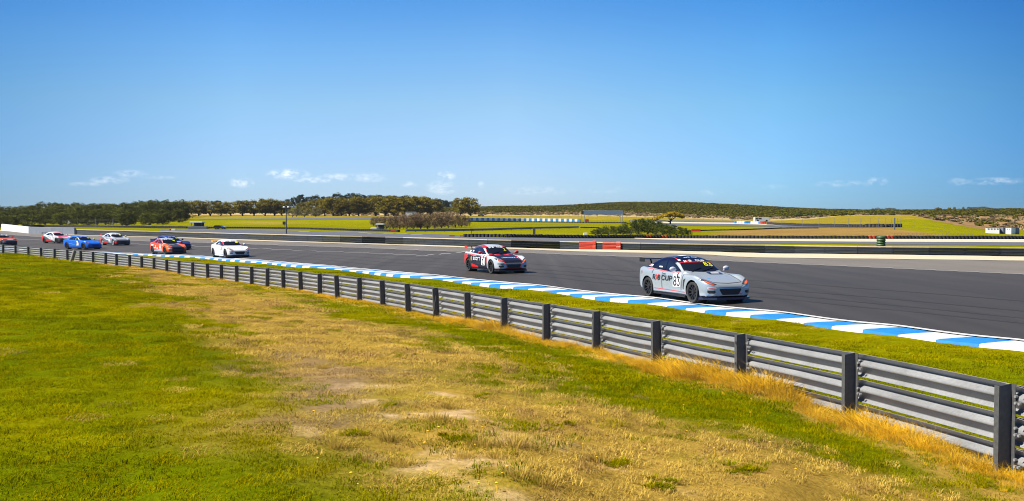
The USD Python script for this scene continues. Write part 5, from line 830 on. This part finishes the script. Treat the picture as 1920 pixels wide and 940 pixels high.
# dark bushes right of the middle, brown thicket, lone tree
for k, (x, b, tp, wd) in enumerate([(1116, 441, 431, 1.5), (1128, 441.2, 427.5, 1.4), (1141, 441, 424.5, 1.25), (1155, 440.6, 425.5, 1.1), (1168, 440.6, 424, 1.1), (1182, 440.2, 417, 1.15), (1198, 439.6, 412.5, 1.05), (1214, 439.6, 411.6, 1.05), (1229, 440, 415.5, 1.1), (1243, 440.6, 421, 1.2), (1256, 441, 422, 1.2), (1268, 441.2, 426, 1.2), (1281, 441.4, 428, 1.25), (1290, 441.4, 432, 1.3)]):
    plant(SH, k, 'dark_bush', 'dense dark green bush in the clump behind the tyre wall', 'bush', x, b, tp, 'dark bushes behind the tyre wall', wd)
for k, (x, b, tp, wd) in enumerate([(701, 424, 408.5, .9), (712, 428, 408, 1.), (724, 430, 407.5, 1.), (737, 430.2, 407, 1.), (750, 430.2, 406, 1.), (763, 430.4, 405, 1.), (776, 430.2, 404.5, 1.), (789, 430, 404, 1.), (802, 429.6, 403.6, 1.), (815, 429, 403, 1.), (828, 428, 403, 1.), (841, 427.4, 402.6, 1.), (854, 426.6, 403.5, 1.), (866, 426, 404.5, .95), (874, 425, 407, .8), (783, 426, 402, 1.), (833, 425, 401.4, 1.), (756, 426, 404, 1.)]):
    plant(TH, k, 'brown_shrub', 'bare brown shrub in the thicket behind the small marshal hut', 'shrub', x, b, tp, 'brown shrubs of the thicket', wd * 1.1)
q = at_px(1256.5, 420.6); s = q[1] / FPX; t = thing('cypress_tree', 'lone golden cypress with a flat wind-swept crown', 'tree', q); RR = np.random.default_rng(5); cc, rr = [], []
for k in range(60): u = RR.uniform(-1, 1); x = u * 28 - 3; up = 14 + 8.5 * (1 - ((u - .12) / .95) ** 2) + RR.uniform(-5, .5) * (1 - .3 * abs(u)); up = min(up, 7 + (x + 30) * .42 + 2.5); cc.append([x * s, RR.normal(0, 1.0) * (1.2 - abs(u)), (up - RR.uniform(0, 3.5) * (1 - abs(u))) * s]); rr.append([RR.uniform(.6, 1.05), .8, .40])
obj('crown', leaves(cc, np.array(rr) * 1.15, 110, .20, .8, RR), LOOK['leaf_gold'], t); obj('trunk', join([tube([0, 0, -.1], [.1, 0, 7 * s], .26, .18, 8)] + [tube([.1, 0, (4 + k % 4) * s], np.array(cc[k * 4]) * [.85, .85, .96], .12, .04, 6) for k in range(10)]), LOOK['bark'], t, smooth=40)
for k, (x, b, tp, w_, Y) in enumerate([(1567, 398, 395, 1.6, 1150), (1605, 398, 395.8, 1.5, 1150), (1620, 398, 395.6, 1.5, 1160), (1643, 399, 391.2, 1.8, 1180), (1653, 399, 392.6, 1.8, 1170), (1667, 399, 390.4, 1.9, 1190), (1675, 399, 392.5, 1.6, 1180), (1822, 396, 389.6, 2.0, 1180), (1836, 396, 388.4, 2.4, 1190), (1848, 396, 389.8, 2.0, 1180), (1790, 396, 393.4, 2.6, 1170), (1776, 397, 394.3, 2.0, 1160)]):
    plant(PN, k, 'far_tree', 'far dark tree clump on the right skyline', 'tree', x, b, tp, 'far tree clumps on the right skyline', w_, Y=2600)
for k, (x, tp, w_) in enumerate([(1757, 389.5, 1.1), (1763, 390.5, .8), (1780, 389.4, .7), (1790, 388.6, .6), (1806, 388.2, .5)]): plant(CY, k, 'skyline_tree', ['widest of the small bare-stemmed trees on the right skyline', 'small tree leaning on the widest skyline tree', 'small round tree standing alone on the right skyline', 'small slanting tree on the right skyline', 'tallest thin-stemmed tree on the right skyline'][k], 'tree', x, 396, tp, None, w_, Y=560)

# ------------------------------------------------------------------ scattered growth: instancers
def instancer(name, label, cat, protos, pos, idx, scale, rot, kind='stuff'):
    """protos: list of (name, mesh, look)."""
    pi = UsdGeom.PointInstancer.Define(stage, '/World/' + numbered('/World', name)); rel = pi.CreatePrototypesRel()
    for n, m, k in protos: rel.AddTarget(obj(n, m, LOOK[k], pi.GetPrim()).GetPath())
    pi.CreatePositionsAttr(Vt.Vec3fArray.FromNumpy(np.asarray(pos, np.float32))); pi.CreateProtoIndicesAttr(Vt.IntArray.FromNumpy(np.asarray(idx, np.int32))); sc_ = np.asarray(scale, np.float32); sc_ = sc_ if sc_.ndim == 2 else np.repeat(sc_[:, None], 3, 1); pi.CreateScalesAttr(Vt.Vec3fArray.FromNumpy(sc_))
    h = np.zeros((len(pos), 4), np.float16); rot = np.asarray(rot); pi.CreateOrientationsAttr(Vt.QuathArray([Gf.Quath(float(math.cos(a / 2)), 0.0, 0.0, float(math.sin(a / 2))) for a in rot])); return tag(pi.GetPrim(), label, cat, kind=kind)
R = np.random.default_rng(77)
def sprig(n, size, h, w, lean, seed, two=True, spread='square', curl=.6):
    """n blades of grass as narrow bent strips."""
    Q = np.random.default_rng(seed); b = Q.uniform(-size / 2, size / 2, (n, 2)) if spread == 'square' else Q.normal(0, size / 3.2, (n, 2)); a = Q.uniform(0, 2 * np.pi, n); hh = Q.uniform(h[0], h[1], n); ln = np.abs(Q.normal(lean, lean * .5, n)) * hh; d = np.stack([np.cos(a), np.sin(a)], -1); s = np.stack([-d[:, 1], d[:, 0]], -1) * (w * Q.uniform(.6, 1.3, n))[:, None] / 2
    if spread == 'tuft': d2 = b / (np.linalg.norm(b, axis=1, keepdims=True) + 1e-6); d = d2 * .7 + d * .5
    z0 = np.zeros((n, 1)) - .01; mid = b + d * (ln * .35)[:, None]; tip = b + d * (ln * (1 + curl * .3))[:, None]
    v = np.stack([np.c_[b - s, z0], np.c_[b + s, z0], np.c_[mid - s * .85, hh * .62], np.c_[mid + s * .85, hh * .62], np.c_[tip, hh]], 1).reshape(-1, 3); i = np.arange(n) * 5; f = np.vstack([np.stack(t, -1) for t in ((i, i + 1, i + 3), (i, i + 3, i + 2), (i + 2, i + 3, i + 4))]); return trimesh.Trimesh(v, f, process=False)
look('grass_green', (.24, .245, .001), .7, spec=.0, translucent=.4, rand=.22, vary=[(.3, .16), (3.0, .16)]); look('grass_lime', (.35, .30, .001), .7, spec=.0, translucent=.4, rand=.25, vary=[(.3, .16), (3.0, .16)]); look('grass_straw', (.57, .395, .075), .75, spec=.05, translucent=.3, rand=.25, vary=[(.7, .2)]); look('grass_gold', (.78, .47, .025), .7, spec=.05, translucent=.35, rand=.25, vary=[(1.2, .25)]); look('grass_brown', (.36, .225, .065), .8, spec=.1, translucent=.2, rand=.3)
railside = LineString(rp)
def cover(y0, y1, step, seed):
    """Jittered places on the ground in view between two distances, with what grows there."""
    Q = np.random.default_rng(seed); xx, yy = np.meshgrid(np.arange(-60, 60, step), np.arange(y0, y1, step)); x, y = (xx + Q.uniform(-.5, .5, xx.shape) * step).ravel(), (yy + Q.uniform(-.5, .5, yy.shape) * step).ravel()
    k = (np.abs(x) < .60 * y + 2.0) & (y < y1) & (y >= y0); x, y = x[k], y[k]; k = ~shapely.contains_xy(NOGRASS, x, y); return x[k], y[k]
kpoly = np.vstack([kp - kn * .1, (kp + kn * (KW + .30))[::-1]]); NOGRASS = ROAD.union(Polygon(kpoly).buffer(0)); beyond = Polygon(np.vstack([kp[::4], [[60, 8], [60, 400], [-200, 400]]])).buffer(0); NOGRASS = NOGRASS.union(beyond.buffer(-.5))
def kind_at(x, y):
    n1, n2 = fbm2(x, y, 2.2, 41), fbm2(x, y, .7, 42); dry = inside(DRY, x, y, 1.2, .8, 2.5, 11); bare = np.maximum(inside(SOIL, x, y, .5, .5, .8, 13) * sstep(.50, .66, fbm2(x, y, .55, 14)), np.maximum(inside(SOIL2, x, y, .5, .5, .8, 15) * sstep(.52, .68, fbm2(x, y, .5, 16)), inside(RUST, x, y, .3, .3, .5, 17))); dirt = inside(DIRT, x, y, .6, .5, 1, 12) * sstep(.35, .6, n2)
    return n1, n2, dry, np.clip(bare, 0, 1), dirt
def sow(name_g, label_g, name_d, label_d, y0, y1, step, blades, w, h, seed, hd):
    x, y = cover(y0, y1, step, seed); n1, n2, dry, bare, dirt = kind_at(x, y); Q = np.random.default_rng(seed + 1); r = Q.random(len(x)); pz = H(x, y) + relief(x, y)
    greenpatch = dry * sstep(.60, .70, fbm2(x, y, 1.6, 51)) * .75; isdry = r < np.clip(dry - greenpatch, .015 + .05 * sstep(.55, .75, n1), .97)
    skip = Q.random(len(x)) < np.clip(bare * 1.0 + dirt * .35, 0, .97)
    ty = np.where(isdry, np.where(Q.random(len(x)) < .3 + dirt * .5, 1, 0), np.where(Q.random(len(x)) < np.clip(.25 + (n1 - .45) * 2.2, .1, .85), 1, 0)); pos = np.stack([x, y, pz], -1)
    for m_, nm, lb, pr in ((~isdry & ~skip, name_g, label_g, [('grass_patch', sprig(blades, step * 1.25, h, w, .95, seed + 5), 'grass_green'), ('grass_patch', sprig(blades, step * 1.25, h, w, 1.0, seed + 6), 'grass_lime')]), (isdry & ~skip, name_d, label_d, [('straw_patch', sprig(int(blades * .9), step * 1.25, hd, w, 2.0, seed + 7), 'grass_straw'), ('straw_patch', sprig(int(blades * .7), step * 1.25, hd, w, 1.8, seed + 8), 'grass_brown')])):
        if m_.sum(): instancer(nm, lb, 'grass', pr, pos[m_], ty[m_], Q.uniform(.8, 1.2, m_.sum()) * (.85 + .3 * fbm2(x[m_], y[m_], .9, 61)), Q.uniform(0, 6.28, m_.sum()))
sow('green_grass', 'short green grass of the bank nearest the viewer', 'dry_grass', 'dry straw-coloured grass nearest the viewer', 4.6, 13, .26, 260, .0045, (.008, .028), 1001, (.006, .022))
sow('green_grass', 'short green grass of the middle of the bank and by the kerb', 'dry_grass', 'dry straw-coloured grass in the middle of the bank', 13, 30, .5, 430, .008, (.010, .034), 2001, (.008, .026))
sow('green_grass', 'short green grass of the far part of the bank', 'dry_grass', 'dry straw-coloured grass of the far part of the bank', 30, 75, 1.1, 520, .017, (.015, .042), 3001, (.012, .034))
# golden growth along the foot of the near guardrail
s_, pp, _x = resample(np.c_[rp, np.zeros(len(rp))], .10); dd = np.gradient(pp, axis=0); dd /= np.linalg.norm(dd, axis=1, keepdims=True); nn = np.stack([-dd[:, 1], dd[:, 0]], -1); nn = nn if (nn @ np.array([-.8, -.5])).mean() > 0 else -nn
gx, gs, gi = [], [], []; ppx = project(np.c_[pp, H(*pp.T)])[:, 0]
for i in range(len(pp)):
    Y = pp[i, 1]; nn1 = float(fbm2(np.array([s_[i]]), np.array([0.]), 1.6, 71)[0]); bump = sum(a * math.exp(-((ppx[i] - c) / w) ** 2) for c, w, a in ((1455, 48, 1.5), (1330, 45, 1.15), (1255, 20, .5), (1210, 25, .35), (1700, 60, .35), (1620, 30, .3), (880, 20, .5), (950, 30, .4), (1880, 40, .3), (640, 15, .4), (620, 20, .3)))
    amt = (.26 + 1.6 * max(0, nn1 - .4) + bump) * (1.0 if Y < 30 else .55); n = 7 if Y < 20 else 4 if Y < 40 else 2
    for k in range(n):
        off = abs(R.normal(0, .34 + .12 * bump)) + .02 + (.05 if k else -.12); q = pp[i] + nn[i] * off; gx.append([*q, ground(*q) + float(relief(q[0], q[1]))]); gs.append((.15 + .82 * amt * (.9 if ppx[i] > 1560 else 1) * math.exp(-(off / .55) ** 2)) * R.uniform(.6, 1.2)); gi.append(R.choice([0, 1, 2, 3, 4], p=[.36, .24, .20, .06, .14]))
instancer('golden_grass', 'long golden dead grass along the foot of the near guardrail', 'grass', [('tuft', sprig(70, .26, (.10, .30), .007, .9, 801, spread='tuft'), 'grass_gold'), ('tuft', sprig(60, .30, (.08, .26), .007, 1.3, 802, spread='tuft'), 'grass_gold'), ('tuft', sprig(60, .32, (.05, .20), .007, 1.2, 803, spread='tuft'), 'grass_straw'), ('stalk', sprig(7, .16, (.30, .55), .006, .5, 804, spread='tuft'), 'grass_straw'), ('tuft', sprig(60, .34, (.04, .16), .007, 1.6, 805, spread='tuft'), 'grass_brown')], gx, gi, gs, R.uniform(0, 6.28, len(gx)))
# single tussocks on the bare slope, each a thing of its own
TU = []
for k in range(3):
    cl = stage.CreateClassPrim(f'/tussock_class_{k}'); obj('blades', sprig(170, .26, (.06, .17), .006, .8, 900 + k, spread='tuft'), LOOK['grass_straw'], str(cl.GetPath())); obj('dead_leaves', sprig(40, .30, (.03, .07), .007, 1.8, 950 + k, spread='tuft'), LOOK['grass_brown'], str(cl.GetPath())); TU.append(str(cl.GetPath()))
for k, (x, y) in enumerate([(695, 770), (821, 793), (843, 766), (734, 824), (679, 862), (904, 838), (871, 860), (930, 860), (965, 840), (1000, 882), (1017, 912), (972, 898), (754, 872), (633, 838), (724, 676), (608, 692), (1120, 862)]):
    q = at_px(x, y); copy_of(TU[k % 3], 'grass_tussock', 'pale dry grass tussock on the bare slope', 'tussock', (q[0], q[1], q[2] + float(relief(q[0], q[1]))), R.uniform(0, 6.28), R.uniform(.38, .66) * (1.2 if y < 720 else 1), 'dry tussocks on the bare slope')
# low green weeds and yellow flowers
wx = np.vstack([hit(R.normal(x, 15, 12), R.normal(y, 5, 12)) for x, y in [(734, 760), (661, 815), (859, 822), (965, 795), (1040, 800), (880, 886), (900, 740), (815, 905), (1010, 690), (745, 665), (1165, 870), (1245, 905), (1390, 880), (1850, 905)]])
instancer('green_weeds', 'low bright green weeds in patches on the dry slope', 'weeds', [('weed', sprig(60, .16, (.02, .07), .014, 1.0, 970, spread='tuft'), 'grass_lime'), ('weed', sprig(60, .16, (.02, .06), .012, 1.0, 971, spread='tuft'), 'grass_green')], wx, R.integers(0, 2, len(wx)), R.uniform(.25, .55, len(wx)), R.uniform(0, 6.28, len(wx)))
look('flower_yellow', (.80, .48, .01), .6); fl = trimesh.creation.icosphere(1, .011); fl.apply_scale([1, 1, .4]); fl = join([fl, tube([0, 0, -.07], [0, 0, 0], .002, n=3)]); fx_, fy_ = R.uniform(560, 1500, 44), R.uniform(640, 930, 44); fq = hit(fx_, fy_) + [0, 0, .07]
instancer('yellow_flowers', 'tiny yellow flowers scattered over the dry slope', 'flowers', [('flower', fl, 'flower_yellow')], fq, np.zeros(44), R.uniform(.6, 1.1, 44), R.uniform(0, 6.28, 44))
# scrub on the hills and dunes
def scatter(n, box_px, Y0, Y1, test):
    out = []; Q = np.random.default_rng(n)
    a = np.arctan((Q.uniform(*box_px, n) - 960) / FPX); r = np.sqrt(Q.uniform(Y0 ** 2, Y1 ** 2, n)) / np.cos(a); x, y = np.sin(a) * r, np.cos(a) * r; z = H(x, y); k = test(project(np.stack([x, y, z], -1)), x, y); return np.stack([x, y, z], -1)[k]
def clump(seed, n, size, flat=.4): Q = np.random.default_rng(seed); c = Q.normal(0, .35, (5, 3)) * [1, 1, .25] + [0, 0, .4]; return leaves(c, [.42, .42, .34], n, size, flat, Q)
dt = lambda X: line_at([(-400, 395), (560, 400), (700, 400), (860, 398), (960, 398.5), (1090, 398.5), (1180, 399), (1240, 401), (1320, 404), (1420, 408.5), (1500, 409), (1600, 403), (1700, 402), (1800, 404), (1920, 405), (2400, 405)], X)
db = lambda X: line_at([(-400, 398), (560, 404.5), (700, 405.5), (870, 404), (1090, 404.5), (1240, 407), (1320, 410), (1420, 413.5), (1500, 411), (1600, 404), (1700, 404), (1760, 415), (1850, 427), (1920, 432), (2400, 432)], X)
sp_ = scatter(15000, (820, 2050), 430, 1020, lambda p, x, y: (p[:, 1] < dt(p[:, 0]) + 1))
instancer('coastal_scrub', 'low olive coastal scrub covering the hills on the right horizon', 'scrub', [('scrub_clump', clump(1, 26, .22), 'leaf_scrub'), ('scrub_clump', clump(2, 26, .22), 'leaf_scrub'), ('scrub_clump', clump(3, 22, .25), 'leaf_dark')], sp_, R.choice([0, 1, 2], len(sp_), p=[.46, .46, .08]), np.stack([u := R.uniform(1.6, 3.0, len(sp_)), u, u * R.uniform(.35, .6, len(sp_))], -1), R.uniform(0, 6.28, len(sp_)))
du = scatter(6000, (560, 2050), 230, 700, lambda p, x, y: (p[:, 1] > dt(p[:, 0]) - 1) & (p[:, 1] < db(p[:, 0]) - .3))
instancer('dune_scrub', 'pale dry scrub in a band along the dunes', 'scrub', [('dune_clump', clump(4, 24, .24, 0), 'leaf_dune'), ('dune_clump', clump(5, 24, .24, 0), 'leaf_dune'), ('dune_clump', clump(6, 24, .22), 'leaf_scrub'), ('dune_clump', clump(7, 24, .22), 'twig_brown')], du, np.where(project(du)[:, 0] > 1690, R.choice([0, 1, 2, 3], len(du), p=[.12, .12, .40, .36]), R.choice([0, 1, 2, 3], len(du), p=[.40, .34, .13, .13])), np.stack([u := R.uniform(.9, 2.0, len(du)), u, u * R.uniform(.4, .7, len(du))], -1), R.uniform(0, 6.28, len(du)))

# ------------------------------------------------------------------ the air
hz = usdkit.material(stage, '/World/Looks/haze_look', {'v': ('principled_volume', {'color': (.86, .93, 1.0), 'density': .00004, 'anisotropy': .25})}, [], volume='v.volume')
lo_z, hi_z = float(gz.min()) - 1.0, 42.0
obj('haze', bx(0, 0, (lo_z + hi_z) / 2, 10600, 10600, hi_z - lo_z), hz, label='thin pale haze in the air over the whole circuit', kind='stuff')
